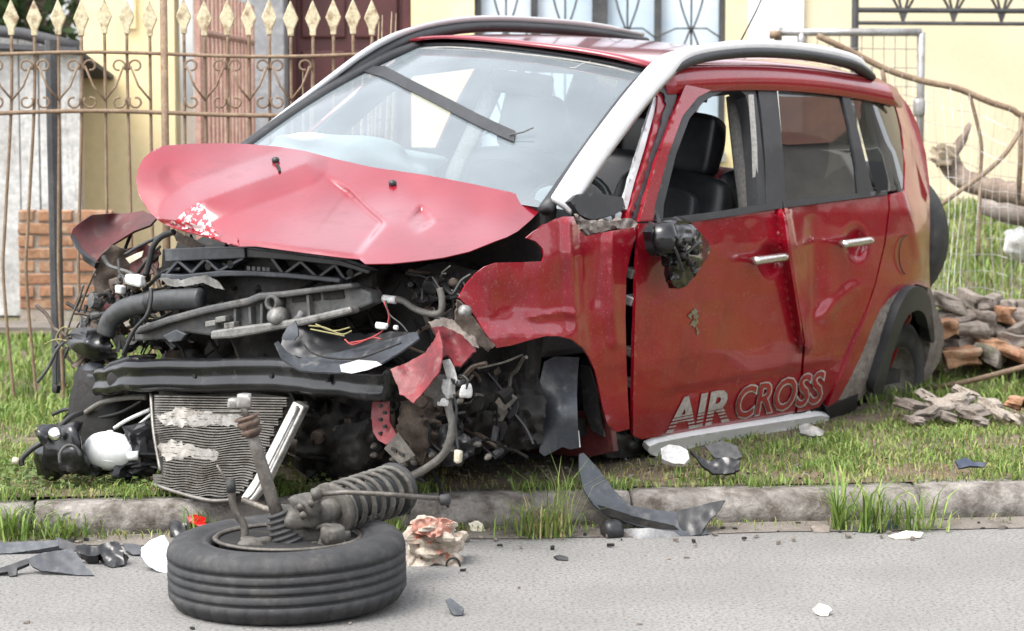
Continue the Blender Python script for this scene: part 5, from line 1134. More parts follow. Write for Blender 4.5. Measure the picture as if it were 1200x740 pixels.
hose('brake_line', [(560, 432, -.30), (590, 425, -.2), (612, 416, -.1)], 0, .004, 'dirty_metal')
# wiring hanging at the far lower corner
for pl, X_, r, m in (([(100, 484), (120, 472), (150, 466), (172, 466)], -.52, .010, 'hose_grey'), ([(96, 486), (110, 490), (140, 484), (166, 470)], -.50, .006, 'wire_black'), ([(134, 502), (150, 492), (176, 480)], -.55, .007, 'white_plastic'), ([(140, 516), (158, 502), (177, 486)], -.55, .006, 'white_plastic'), ([(62, 486), (78, 480), (98, 484), (102, 500), (100, 516)], -.48, .007, 'wire_black')):
    hose('hanging_hose', pl, X_, r, m)
q = blob(C(130, 480, X=-.40), (.2, .22, .30), 6, .3, 4); mesh('wheel_arch_shell', q[0], q[1], 'bay_dark', car, True)

# ================================================================== DEBRIS ON THE ROAD AND VERGE
# ---- torn-off wheel with its suspension, lying flat
tc = Vector((W(338, 690, y=6.68).x, 6.68, 0))
whl = wthing('torn_off_wheel', tc, 'torn-off wheel lying flat on the road with its strut and driveshaft', 'wheel')
Rt, H_ = .337, .205
tilt = Matrix.Rotation(R_(1.2), 3, 'X') @ Matrix.Rotation(R_(-1.5), 3, 'Y')
g = MB(); pr = [(.205, .03), (.225, .012), (.26, .004), (.295, .006), (.318, .016), (.330, .034)]
z = .042
for gz in (.066, .096, .122, .150):
    pr += [(Rt - .001, z), (Rt, gz - .005), (Rt - .008, gz - .0035), (Rt - .008, gz + .0035), (Rt, gz + .005)]; z = gz + .01
pr += [(Rt - .001, .166), (.332, .178), (.320, .192), (.300, .200), (.270, .203), (.245, .199), (.236, .193), (.230, .196), (.220, .192), (.206, .178)]
g.lathe(pr, tc, tilt @ Vector((0, 0, 1)), 180, True); tyre = g.build('tyre', 'rubber', whl, True)
for i_, v_ in enumerate(tyre.data.vertices):                # sipes across the shoulders
    seg_, row_ = i_ % 180, i_ // 180; r_, h_ = pr[row_]
    if r_ > .315 and (h_ > .158 or h_ < .05) and seg_ % 5 == 0:
        d_ = (v_.co - tc); d_.z = 0; v_.co -= d_.normalized() * .005
    v_.co += Vector((noise.noise(v_.co * 30), noise.noise(v_.co * 30 + Vector((5, 0, 0))), 0)) * .0012
g = MB(); g.lathe([(.207, .185), (.213, .190), (.205, .194), (.198, .186), (.190, .15), (.182, .07), (.06, .06), (.05, .055), (0, .055)], tc, (0, 0, 1), 48); rim = g.build('rim', 'bay_dark', whl, True)
MB().lathe([(.198, .186), (.2135, .1905), (.206, .197), (.196, .190)], tc, (0, 0, 1), 48, True).build('rim_lip', 'dirty_metal', rim, True)
MB().lathe([(.13, .05), (.13, .11), (.12, .115), (.0, .115)], tc, (0, 0, 1), 32).build('brake_disc', 'dirty_metal', whl, True)
yk = 6.66
P_ = lambda x, y, yy=yk: W(x, y, y=yy)
# ribbed rubber boot and driveshaft
pa, pb = P_(345, 655), P_(327, 605); ax = (pb - pa); L = ax.length; pr = []
for i in range(9):
    t = i / 8; r = .058 - .030 * t; pr += [(r, L * t), (r + .006, L * (t + .03)), (r + .006, L * (t + .06)), (r - .002, L * (t + .09))]
MB().lathe(pr, pa, ax, 24).build('drive_boot', 'rubber_top', whl, True)
MB().tube([P_(328, 612), P_(319, 585), P_(311, 560), P_(302, 530), P_(295, 508)], [.020, .018, .019, .018, .017], 12).build('driveshaft', 'dirty_metal', whl, True)
a_, b_ = P_(297, 512), P_(289, 488); L = (b_ - a_).length
MB().lathe([(.018, 0), (.022, L * .1), (.030, L * .18), (.030, L * .38), (.022, L * .42), (.031, L * .52), (.034, L * .78), (.026, L * .82), (.036, L * .9), (.036, L), (0, L)], a_, b_ - a_, 20).build('shaft_joint', 'dirty_rust', whl, True)
g = MB(); 
for q, r in ((P_(286, 470), .020), (P_(273, 473), .014)): vs_, fs_ = blob(q, (r * 2, r * 2, r * 2), 1, .15, 4); g.add(vs_, fs_)
g.tube([P_(289, 488), P_(284, 476), P_(273, 473)], .010, 8); g.build('ball_joint', 'aluminium', whl, True)
MB().tube(spline([P_(271, 572), P_(272, 586), P_(277, 602), P_(285, 614), P_(287, 628), P_(284, 645)], 4), [.011] * 21, 10).build('tie_rod', 'dirty_metal', whl, True)
MB().tube([P_(270, 562), P_(271, 577)], .014, 10).build('rod_nut', 'rubber', whl, True)
MB().tube([P_(254, 545), P_(262, 558), P_(270, 574)], .004, 6).build('brake_wire', 'dirty_metal', whl, True)
# knuckle and caliper lumps
for c_, d_, s_ in ((P_(357, 600), (.085, .07, .085), 1), (P_(350, 625, 6.72), (.13, .14, .12), 2), (P_(375, 612, 6.72), (.09, .09, .08), 3), (P_(392, 636, 6.62), (.075, .07, .05), 4), (P_(296, 640, 6.62), (.08, .07, .04), 5), (P_(340, 650, 6.64), (.16, .12, .06), 6)):
    vs_, fs_ = blob(c_, d_, s_, .5, 5, None, 2.2); mesh('hub_carrier', vs_, fs_, 'hub_grey', whl, True)
MB().lathe([(.028, -.02), (.034, -.018), (.034, .02), (.026, .025), (0, .026)], P_(390, 627, 6.6), (0, -.2, 1), 18).build('hub_nut', 'hub_grey', whl, True)
for x, y in ((349, 597), (362, 592), (352, 606)): MB().tube([P_(x, y, 6.6), P_(x + 6, y - 5, 6.6)], .012, 8).build('knuckle_bolt', 'dirty_metal', whl, True)
MB().tube(spline([P_(368, 620), P_(384, 616, 6.6), P_(396, 622, 6.6), P_(394, 636, 6.6)], 4), .007, 8).build('brake_hose', 'hub_grey', whl, True)
# strut, spring and drop link
s0, s1 = P_(372, 604, 6.66), P_(462, 574, 7.02); ax = (s1 - s0).normalized(); L = (s1 - s0).length
MB().tube([s0, s0.lerp(s1, .4)], .036, 14).build('strut_tube', 'hub_grey', whl, True)
pr = [(.03, L * .15)]
for i in range(9): pr += [(.040, L * (.2 + i * .08)), (.050, L * (.225 + i * .08)), (.050, L * (.25 + i * .08)), (.041, L * (.275 + i * .08))]
MB().lathe(pr, s0, ax, 20).build('strut_bellows', 'rubber', whl, True)
MB().lathe([(.03, L * .18), (.078, L * .14), (.082, L * .17), (.05, L * .2), (.03, L * .21)], s0, ax, 24).build('spring_seat', 'hub_grey', whl, True)
MB().lathe([(.02, L * .98), (.078, L * .96), (.082, L * 1.0), (.06, L * 1.04), (.0, L * 1.05)], s0, ax, 24).build('strut_mount', 'rubber', whl, True)
u_ = ax.orthogonal().normalized(); v_ = ax.cross(u_); turns = 6.2
MB().tube([s0 + ax * L * (.2 + .76 * k / 120) + (u_ * math.cos(2 * math.pi * turns * k / 120) + v_ * math.sin(2 * math.pi * turns * k / 120)) * .072 for k in range(121)], .0078, 8).build('coil_spring', 'hub_grey', whl, True)
MB().tube([P_(372, 580, 6.6), P_(405, 577, 6.58), P_(460, 580, 6.6), P_(516, 585, 6.62)], .007, 8).build('drop_link', 'dirty_metal', whl, True)
MB().lathe([(.012, -.014), (.016, -.01), (.016, .012), (.01, .016)], P_(521, 586, 6.62), (1, 0, .1), 12).build('link_joint', 'rubber', whl, True)
MB().lathe([(.014, -.014), (.018, -.01), (.018, .012), (.01, .016)], P_(371, 579, 6.6), (1, 0, .3), 12).build('link_joint', 'hub_grey', whl, True)

# ---- helper: a crumpled plastic sheet lying in the street
def scrap(name, px, ctrl, m, label, cat, solid=.004, jag=.6, crump=.01, s=4, group=None, rnd=0, parent=None, fr=.1):
    f_ = rbf(ctrl); hi_ = min(p[1] for p in px)
    fn = lambda x, y: W(x, y, y=f_(x, y) + .5 * crump * noise.noise(Vector((x * fr, y * fr, hi_))))
    if parent is None:
        base = W(px[0][0], max(p[1] for p in px), y=ctrl[0][2]); o = sheet(name, px, fn, m, None, s, solid=solid, toward=OC, jag=jag, rnd=rnd); return tag(o, label, cat, group)
    return sheet(name, px, fn, m, parent, s, solid=solid, toward=OC, jag=jag, rnd=rnd)
def gnd_y(py, z=0.0): return W(600, py, z=z).y
# wheel-arch liner leaning on the kerb
ln = scrap('arch_liner', [(679, 532), (684, 531), (700, 548), (720, 575), (738, 592), (760, 597), (792, 600), (796, 606), (798, 618), (822, 612), (830, 626), (800, 631), (770, 622), (740, 614), (712, 604), (696, 592), (684, 574), (679, 552)],
           [(680, 532, 7.88), (700, 560, 7.86), (684, 574, 7.79), (712, 604, 7.74), (740, 590, 7.82), (770, 622, 7.73), (800, 630, 7.70), (796, 600, 7.80), (830, 626, 7.72)], 'sheet_plastic', 'grey plastic wheel-arch liner leaning against the kerb below the front door', 'car part', .006, .3, .006)
scrap('liner_tail', [(793, 598), (810, 595), (830, 590), (850, 586), (842, 600), (828, 614), (822, 626), (806, 628), (796, 618)], [(793, 598, 7.79), (850, 586, 7.80), (822, 626, 7.71), (800, 625, 7.72)], 'black_gloss', None, None, .006, .6, .008, parent=ln)
scrap('liner_underside', [(728, 620), (760, 619), (790, 624), (802, 632), (780, 637), (750, 634), (734, 626)], [(728, 620, 7.73), (802, 632, 7.68), (750, 634, 7.66)], 'white_plastic_grey', None, None, .006, .3, .004, parent=ln)
scrap('liner_fold', [(700, 592), (712, 595), (745, 606), (790, 616), (796, 622), (770, 620), (735, 612), (708, 603)], [(700, 592, 7.74), (745, 606, 7.73), (796, 622, 7.70)], 'bay_dark', None, None, .004, .3, .004, parent=ln)
g0_ = W(717, 622, y=7.70); MB().lathe([(.020, -.03), (.033, -.028), (.037, -.01), (.037, .012), (.030, .03), (.012, .032)], g0_, (1, .4, .1), 18).build('rubber_stop', 'black_plastic', ln, True)
# crumpled lump beside the wheel
cl = wthing('crumpled_lump', W(508, 668, z=0), 'crumpled beige and red plastic lump beside the torn-off wheel', 'car part')
yl = gnd_y(664) + .06
for c_, d_, s_, m in ((W(510, 645, y=yl), (.13, .11, .075), 3, 'crumple'), (W(505, 622, y=yl), (.12, .10, .06), 5, 'crumple'), (W(490, 650, y=yl), (.05, .08, .05), 8, 'crumple')):
    vs_, fs_ = blob(c_, d_, s_, .9, 7, None, 2.8); mesh('crumpled_piece', vs_, fs_, m, cl, False)
scrap('torn_flap', [(482, 612), (496, 606), (508, 608), (522, 607), (532, 613), (526, 624), (508, 630), (492, 626), (481, 622)], [(482, 612, yl - .05), (532, 613, yl - .04), (508, 630, yl - .08)], 'crumple_red', None, None, .004, 1, .04, parent=cl, fr=.2)
MB().tube([W(531, 663, y=yl - .06) + Vector((math.cos(t) * .021, 0, math.sin(t) * .024)) for t in np.linspace(0, 6.283, 21)[:-1]], .004, 6, closed=True).build('seal_ring', 'wire_black', cl, True)
# small things on the road
def chip(name, px, y_bottom, m, label, cat, th=.006, jag=.3, crump=.004, s=3, z0=0.002, group=None):
    # an irregular piece standing/lying on the ground at its lowest row
    yb = gnd_y(y_bottom, z0)
    if z0 < .1: yb = min(yb, kerb_y(W(px[0][0], y_bottom, y=yb).x) - .06)
    ymin = min(p[1] for p in px)
    slope = .0025
    ctrl = [(px[0][0], y_bottom, yb), (px[0][0] + 10, ymin, yb + slope * (y_bottom - ymin) * 1.2), (px[0][0] + 40, y_bottom, yb + .003), (px[len(px) // 2][0] + 3, (ymin + y_bottom) / 2, yb + slope * (y_bottom - ymin) * .5)]
    return scrap(name, px, ctrl, m, label, cat, th, jag, crump, s, group)
chip('plastic_shard', [(522, 703), (528, 701), (536, 707), (544, 713), (541, 721), (532, 721), (527, 714)], 722, 'sheet_plastic', 'small grey plastic shard lying alone on the road right of the wheel', 'shard', .01)
chip('plastic_shard', [(649, 652), (656, 650), (666, 653), (665, 657), (654, 656)], 657, 'black_plastic', 'tiny black shard on the road left of the arch liner', 'shard', .008)
chip('dry_leaf', [(953, 713), (960, 708), (968, 709), (975, 714), (970, 721), (960, 722), (955, 719)], 722, 'paper', 'dry pale leaf on the road at the lower right', 'leaf', .001, 1, .012)
chip('dry_leaf', [(549, 614), (556, 610), (566, 613), (569, 623), (560, 624), (552, 622)], 625, 'paper', 'curled pale leaf at the kerb beside the crumpled lump', 'leaf', .001, 1, .02)
chip('trim_strip', [(-14, 637), (20, 635), (52, 634), (68, 633), (69, 640), (46, 644), (16, 648), (-14, 650)], 650, 'sheet_plastic', 'long dark trim strip lying along the kerb at the far left', 'car part', .02, .2)
chip('plastic_flap', [(32, 655), (50, 648), (84, 643), (92, 652), (100, 664), (110, 674), (92, 674), (70, 671), (48, 669), (38, 664)], 675, 'sheet_plastic', 'grey folded plastic flap on the road at the far left', 'car part', .006, .3)
chip('bent_bracket', [(-4, 667), (14, 661), (32, 655), (34, 660), (20, 666), (19, 674), (11, 676), (9, 670), (-4, 672)], 676, 'black_plastic', 'thin black bracket touching the grey plastic flap', 'car part', .012, .2)
chip('torn_plastic', [(88, 640), (98, 638), (112, 641), (124, 636), (138, 634), (144, 645), (145, 661), (138, 665), (126, 664), (118, 650), (104, 652), (92, 648)], 665, 'black_gloss', 'jagged black plastic piece on the road behind the grey flap', 'car part', .03, .8, .03)
chip('grey_shard', [(144, 637), (156, 637), (166, 640), (166, 650), (156, 650), (147, 645)], 652, 'sheet_plastic', 'small curved grey shard left of the silver reflector', 'shard', .01)
b = MB(); q0 = W(166, 650, y=gnd_y(662)); rf = chip('lamp_reflector', [(166, 642), (178, 632), (192, 627), (198, 636), (199, 660), (196, 671), (186, 670), (172, 662), (165, 652)], 671, 'chrome', 'shiny silver headlamp reflector on the road against the wheel', 'car part', .004, .3, .03)
chip('red_lens_shard', [(219, 606), (228, 603), (240, 606), (242, 616), (236, 622), (230, 614), (222, 612)], 623, 'red_lens', 'bright red lens fragment at the kerb behind the wheel', 'shard', .008, .5, .02)
chip('black_offcut', [(198, 614), (206, 609), (216, 614), (218, 628), (208, 634), (200, 628)], 634, 'black_gloss', 'black plastic offcut left of the red lens fragment', 'shard', .02, .5, .02)
chip('black_offcut', [(66, 630), (80, 634), (92, 640), (88, 646), (74, 644), (64, 640)], 646, 'trim_black', 'flat black offcut between the trim strip and the jagged piece', 'shard', .01, .5, .01)
for x, y, lab in ((1035, 611, 'dark blue plastic chip among the weeds at the kerb on the right'),):
    chip('blue_chip', [(x, y), (x + 16, y - 2), (x + 18, y + 8), (x + 3, y + 9)], y + 10, 'blue_plastic', lab, 'shard', .02)
chip('stone_chip', [(950, 617), (962, 614), (972, 617), (972, 624), (954, 624)], 624, 'stone', 'flat pale stone in the gutter left of the tall weeds', 'stone', .02)
chip('paper_scrap', [(1040, 628), (1062, 622), (1082, 624), (1078, 630), (1050, 632)], 632, 'paper', 'flat pale paper scrap below the weeds at the right kerb', 'paper', .002)
GP = {}
for i in range(160):
    t = random.random(); x = random.uniform(-2.6, 2.2); y = kerb_y(x) - .02 - .35 * random.random() ** 2
    vs_, fs_ = blob((x, y, .008), (random.uniform(.006, .022), random.uniform(.006, .02), random.uniform(.005, .014)), i, .5, 1)
    GP.setdefault(random.choice(['stone', 'grit', 'bay_dark', 'stone']), MB()).add(vs_, fs_)
for i in range(16):
    x = random.uniform(-2.2, 2.0); y = random.uniform(6.2, 7.4)
    vs_, fs_ = blob((x, y, .004), (random.uniform(.006, .02), random.uniform(.006, .014), .006), i, .6, 1)
    GP.setdefault(random.choice(['stone', 'bay_dark']), MB()).add(vs_, fs_)
for i in range(380):                                   # crumbs of glass, plastic and soil thrown out by the crash
    x = random.gauss(-.3, 1.0); y = kerb_y(x) + random.choice([-abs(random.gauss(0, .09)), random.uniform(.16, .7)]); z_ = .004 if y < kerb_y(x) else ground_z(x, y) + .012
    vs_, fs_ = blob((x, y, z_), (random.uniform(.003, .016), random.uniform(.003, .012), random.uniform(.003, .008)), i, .9, 1)
    GP.setdefault(random.choice(['stone', 'bay_dark', 'black_plastic', 'sheet_plastic', 'white_plastic_grey', 'grit', 'bay_dark']), MB()).add(vs_, fs_)
for m in GP: tag(GP[m].build('gutter_pebbles', m), 'tiny pebbles and crumbs scattered over gutter and asphalt', 'pebbles', kind='stuff')
# on the verge under the doors
chip2 = lambda *a, **k: chip(*a, z0=.15, **k)
chip2('bulb_cover', [(774, 526), (784, 521), (797, 523), (806, 528), (808, 537), (802, 544), (788, 543), (776, 538)], 544, 'white_plastic', 'white rounded plastic cap in the grass at the front of the sill', 'car part', .02, .2, .01)
chip2('torn_liner', [(810, 528), (820, 535), (832, 541), (842, 537), (856, 536), (867, 541), (866, 551), (852, 556), (836, 555), (822, 545)], 557, 'black_gloss', 'torn black plastic piece in the grass below the door lettering', 'car part', .01, .8, .02)
chip2('grey_insulation', [(824, 522), (846, 517), (864, 523), (870, 536), (856, 540), (838, 537)], 541, 'grey_plastic', 'crumpled grey insulation pad against the sill behind the torn black piece', 'car part', .012, .8, .03)
chip2('metal_clip', [(936, 500), (944, 496), (956, 500), (966, 505), (964, 511), (950, 511), (938, 508)], 512, 'aluminium_dull', 'small bent grey metal clip in the grass by the rear of the sill', 'car part', .012, .4, .02)
chip2('black_offcut', [(1120, 540), (1132, 536), (1140, 541), (1156, 542), (1154, 547), (1136, 546), (1124, 549)], 549, 'blue_plastic', 'dark blue-black plastic offcut in the grass near the right edge', 'shard', .01, .3, .01)
# washer bottle and fog lamp torn out at the far corner
wb = wthing('washer_bottle', W(130, 548, y=8.05), 'round white washer bottle lying in the grass under the crushed front', 'bottle')
cb = W(130, 529, y=8.05); vs_, fs_ = blob(cb, (.19, .17, .14), 3, .10, 6, Matrix.Rotation(.15, 3, 'Y'), 1.6, 1.0); mesh('tank', vs_, fs_, 'milky_plastic', wb, True, subsurf=1)
MB().tube([W(150, 535, y=8.0), W(162, 534, y=8.0)], .016, 10).build('spout', 'milky_plastic', wb, True)
MB().lathe([(.078, -.004), (.081, 0), (.078, .004)], cb, (0.15, -.3, 1), 28).build('seam', 'milky_plastic', wb, True)
MB().lathe([(.012, 0), (.012, .02), (.007, .022)], W(129, 512, y=8.05), (0, 0, 1), 10).build('filler_neck', 'milky_plastic', wb, True)
fl_ = wthing('fog_lamp', W(70, 552, y=7.98), 'black fog lamp torn out and lying in the grass at the far left', 'lamp')
cf = W(68, 528, y=7.98)
vs_, fs_ = blob(cf, (.13, .12, .15), 6, .6, 5, None, 2.2); mesh('housing', vs_, fs_, 'black_gloss', fl_, True)
vs_, fs_ = blob(W(86, 536, y=7.95), (.08, .09, .10), 9, .5, 5, None, 2.2); mesh('housing', vs_, fs_, 'black_plastic', fl_, True)
MB().lathe([(.02, -.01), (.024, .0), (.02, .014), (0, .018)], W(65, 509, y=7.90), (-.3, -1, .3), 16).build('lens', 'chrome', fl_, True)
MB().tube(spline([W(26, 546, y=7.95), W(26, 538, y=7.95), (W(38, 526, y=7.95)), W(54, 516, y=7.96), W(66, 504, y=8.0), W(82, 490, y=8.05), W(96, 484, y=8.1)], 4), .0095, 8).build('hose', 'wire_black', fl_, True)
MB().lathe([(.012, 0), (.012, .02), (.006, .022)], W(22, 541, y=7.95), (-1, 0, .2), 10).build('hose_end', 'cream_plastic', fl_, True)
MB().tube([W(84, 536, y=7.9) + Vector((math.cos(t) * .035, -.03, math.sin(t) * .045)) for t in np.linspace(.2, 3.6, 16)], .006, 6).build('lamp_rim', 'grey_plastic', fl_, True)
ut = wthing('undertray_scrap', W(140, 552, y=8.0), 'black crumpled undertray scraps in the grass behind the washer bottle', 'car part')
for i, (x, y, d_) in enumerate(((108, 544, (.10, .10, .06)), (150, 546, (.12, .10, .07)), (172, 540, (.10, .12, .05)), (168, 520, (.05, .12, .10)))):
    vs_, fs_ = blob(W(x, y, y=8.06), d_, i + 4, .9, 5, Matrix.Rotation(i * .7, 3, 'Z'), 2.6); mesh('torn_tray', vs_, fs_, 'black_plastic', ut, False)
# dry stick in the gutter
tag(MB().tube([W(47, 633, y=gnd_y(633)), W(66, 614, y=gnd_y(633) + .06), W(86, 594, y=gnd_y(633) + .12)], .006, 6).build('dry_stick', 'dead_wood', None, True), 'thin dry stick leaning on the kerb at the left', 'stick')

# ================================================================== RIGHT-HAND YARD: rubble, log, bent wire fence
rw = wthing('rubble_wall', (2.2, 11.3, .2), 'low tumbled wall of flat stones and bricks behind the rear bumper', 'wall')
rd = random.Random(21); k = 0
for r in range(5):
    px = 1096 + rd.uniform(-6, 6) + r * 3
    while px < 1250:
        wd, ht = rd.uniform(18, 44), rd.uniform(13, 20); py = 354 + r * 15 + rd.uniform(-4, 4) + (px - 1100) * .05
        yy = 11.36 - r * .06 + rd.uniform(-.05, .05); p = W(px + wd / 2, py, y=yy); sc = yy / FPX
        vs_, fs_ = blob(p, (wd * sc, rd.uniform(.12, .24), ht * sc), k * 1.7, .55, 4, Matrix.Rotation(rd.uniform(-.35, .35), 3, 'Y') @ Matrix.Rotation(rd.uniform(-.6, .6), 3, 'Z'), 1.5, rd.uniform(.1, .45))
        mesh('stone', vs_, fs_, rd.choice(['stone', 'stone', 'stone_pale', 'stone', 'brick']), rw, False, bevel=.006)
        px += wd * rd.uniform(.8, 1.15); k += 1
heap = [(1066, 470, 26, 16), (1084, 482, 22, 14), (1100, 470, 30, 18), (1120, 466, 36, 20), (1140, 478, 26, 18), (1112, 484, 22, 12), (1160, 470, 24, 18), (1176, 482, 22, 14), (1150, 490, 20, 12), (1190, 468, 22, 18), (1086, 460, 24, 12), (1132, 456, 26, 12), (1072, 488, 16, 10), (1196, 488, 20, 14), (1212, 470, 24, 18)]
for i, (px, py, wd, ht) in enumerate(heap):
    yy = W(600, 497, z=.13).y + .05 + (490 - py) * .012; p = W(px, py, y=yy); sc = yy / FPX
    p.z = max(p.z, ground_z(p.x, p.y) + ht * sc * .35)
    vs_, fs_ = blob(p + Vector((0, 0, -.015)), (wd * sc * .85, .09 + .05 * random.random(), ht * sc * .75), i + 9, .45, 3, Matrix.Rotation(random.uniform(-.5, .5), 3, 'Y') @ Matrix.Rotation(random.uniform(-.7, .7), 3, 'Z'), 2)
    tag(mesh('brick_fragment', vs_, fs_, random.choice(['brick', 'mortar', 'stone', 'mortar'])), 'broken brick or mortar fragment in the rubble heap behind the rear wheel', 'brick fragment', 'rubble behind the rear wheel')
# rusty rod slanting through the rubble
tag(MB().tube([W(1080, 458, y=10.7), W(1140, 446, y=10.6), (W(1230, 422, y=10.5))], .012, 8).build('rusty_rod', 'rust_iron', None, True), 'rusty iron rod slanting over the rubble at the right edge', 'rod')
lg = wthing('fallen_log', W(1150, 225, y=13.0), 'dead grey-brown tree limb lying behind the wire fence at the right', 'log')
g = MB(); g.tube(spline([W(1100, 183, y=13.0), W(1112, 188, y=13), W(1124, 205, y=13), W(1146, 217, y=12.9), W(1175, 224, y=12.8), W(1230, 236, y=12.6)], 5), [.03] + [.065] * 6 + [.06] * 10 + [.055] * 9, 10); g.build('trunk', 'bark', lg, True)
g = MB(); g.tube(spline([W(1116, 184, y=13), W(1124, 170, y=13), W(1131, 158, y=13), W(1137, 146, y=13)], 4), [.04, .035, .032, .03, .028, .027, .026, .025, .024, .022, .02, .015, .012], 8); g.build('branch', 'bark', lg, True)
g = MB(); vs_, fs_ = blob(W(1106, 182, y=12.95), (.12, .1, .09), 4, .8, 4, None, 2.5); g.add(vs_, fs_); g.build('split_end', 'dead_wood', lg)
for o_ in lg.children:
    for v_ in o_.data.vertices: v_.co += Vector((noise.noise(v_.co * 14), noise.noise(v_.co * 14 + Vector((9, 0, 0))), noise.noise(v_.co * 14 + Vector((0, 9, 0))))) * .022
# stone/wood beam further right, white bag
tag(MB().tube([W(1150, 240, y=13.4), W(1180, 250, y=13.3), W(1260, 262, y=13.2)], [.05, .06, .06], 8).build('weathered_beam', 'stone', None, True), 'weathered beam lying in the grass below the dead limb', 'beam')
vs_, fs_ = blob(W(1194, 286, y=12.9), (.16, .12, .13), 5, .7, 5, None, 2.2); tag(mesh('white_bag', vs_, fs_, 'bag', None, True), 'small white plastic bag on the grass at the right edge', 'bag')
# bent wire-mesh fence
wf = wthing('wire_fence', W(1100, 420, y=12.0), 'bent wire-mesh fence with sagging rusty top pipe at the right', 'fence')
top = [(905, 41), (940, 38), (958, 42), (1000, 62), (1040, 82), (1080, 95), (1110, 101), (1130, 107), (1160, 120), (1185, 128), (1198, 136), (1240, 150)]
MB().tube(spline([W(x, y, y=12.2) for x, y in top[2:]], 5), .016, 8).build('top_pipe', 'rust_iron', wf, True)
MB().tube([W(1197, 132, y=12.2), W(1196, 190, y=12.2), W(1193, 235, y=12.2)], .014, 8).build('post', 'rust_iron', wf, True)
MB().tube(spline([W(1198, 150, y=12.15), W(1180, 178, y=12.1), W(1158, 200, y=12.05), W(1128, 222, y=12.0), W(1100, 242, y=12.0)], 5), .012, 8).build('bent_pipe', 'rust_iron', wf, True)
MB().tube(spline([W(1136, 110, y=12.2), W(1144, 140, y=12.2), W(1150, 170, y=12.2), W(1149, 205, y=12.2), W(1146, 300, y=12.1)], 4), .010, 6).build('post', 'rust_iron', wf, True)
MB().tube([W(1033, 76, y=12.2), W(1036, 95, y=12.2), W(1040, 150, y=12.2)], .013, 6).build('post', 'rust_iron', wf, True)
def top_y(px): return np.interp(px, [t[0] for t in top], [t[1] for t in top])
g = MB(); k = 0
for px in np.arange(1000, 1240, 9.0):
    yt = top_y(px); pts = []
    for t in np.linspace(0, 1, 9): y = yt + (400 - yt) * t; pts.append(W(px + 5 * math.sin(t * 6 + px * .05) + 10 * t * math.sin(px * .02), y, y=12.2 - .75 * t + .05 * math.sin(t * 5 + px)))
    g.tube(pts, .0014, 3, cap=False)
for t in np.linspace(.08, 1, 14):
    pts = []
    for px in range(1000, 1241, 15): yt = top_y(px); pts.append(W(px, yt + (400 - yt) * t + 3 * math.sin(px * .08 + t * 9), y=12.2 - .75 * t + .05 * math.sin(px * .1)))
    g.tube(pts, .0014, 3, cap=False)
tag(g.build('mesh_wire', 'galvanised', wf), kind='stuff')
gf = wthing('gate_frame', W(1000, 240, y=13.6), 'galvanised pipe gate frame standing in front of the cream wall', 'gate')
for pl in ([(912, 38), (1080, 38)], [(1080, 38), (1079, 100), (1077, 240)], [(939, 38), (939, 60)], [(912, 32), (912, 48)]):
    MB().tube([W(x, y, y=13.6) for x, y in pl], .022, 8).build('frame_pipe', 'galvanised', gf, True)
MB().tube([W(902, 41, y=13.58), W(914, 41, y=13.58)], .024, 8).build('hinge', 'rust_iron', gf, True)
MB().lathe([(.03, -.05), (.035, -.03), (.035, .03), (.03, .05)], W(1077, 126, y=13.6), (0, 0, 1), 10).build('collar', 'galvanised', gf, True)
g = MB()
for px in range(945, 1078, 13): g.tube([W(px, 40, y=13.6), W(px + 2 * math.sin(px), 240, y=13.6)], .003, 3, cap=False)
for py in range(56, 240, 22): g.tube([W(940, py, y=13.6), W(1078, py + 2, y=13.6)], .003, 3, cap=False)
tag(g.build('gate_mesh', 'galvanised', gf), kind='stuff')

# ================================================================== GRASS AND WEEDS
def blades(name, P, h, wd, lean, tones, tvar=.25, m='grass_blade', curve=.5):
    n = len(P); a = rng.uniform(0, 2 * np.pi, n); d = np.c_[np.cos(a), np.sin(a), np.zeros(n)]; s = np.c_[-np.sin(a), np.cos(a), np.zeros(n)]
    h = h * rng.uniform(.5, 1.25, n); ln_ = (lean * rng.uniform(.1, 1, n) * h)[:, None]; hh = h[:, None]; w_ = (wd * rng.uniform(.7, 1.3, n))[:, None]; up = np.array([0, 0, 1.0])
    V = np.stack([P - s * w_, P + s * w_, P + d * ln_ * .35 + up * hh * .55 + s * w_ * .8, P + d * ln_ * .35 + up * hh * .55 - s * w_ * .8, P + d * ln_ + up * hh * (1 - .25 * lean)], 1).reshape(-1, 3)
    me = bpy.data.meshes.new(name); me.vertices.add(5 * n); me.vertices.foreach_set('co', V.astype(np.float32).ravel())
    base = (np.arange(n) * 5)[:, None]; L = np.concatenate([base + [0, 1, 2, 3], base + [3, 2, 4]], 1)
    me.loops.add(7 * n); me.loops.foreach_set('vertex_index', L.astype(np.int32).ravel()); me.polygons.add(2 * n)
    me.polygons.foreach_set('loop_start', np.stack([np.arange(n) * 7, np.arange(n) * 7 + 4], 1).astype(np.int32).ravel()); me.update()
    T = np.array(tones)[rng.integers(0, len(tones), n)] * rng.uniform(1 - tvar, 1 + tvar, (n, 1)); col = np.c_[T, np.ones(n)].astype(np.float32)
    at = me.attributes.new('tone', 'FLOAT_COLOR', 'POINT'); at.data.foreach_set('color', np.repeat(col, 5, 0).ravel())
    return mobj(name, me, m)
TG = [(.17, .26, .055), (.22, .31, .075), (.13, .21, .045), (.30, .35, .11), (.11, .18, .045)]
TD = [(.30, .27, .12), (.36, .30, .15), (.26, .25, .10)]
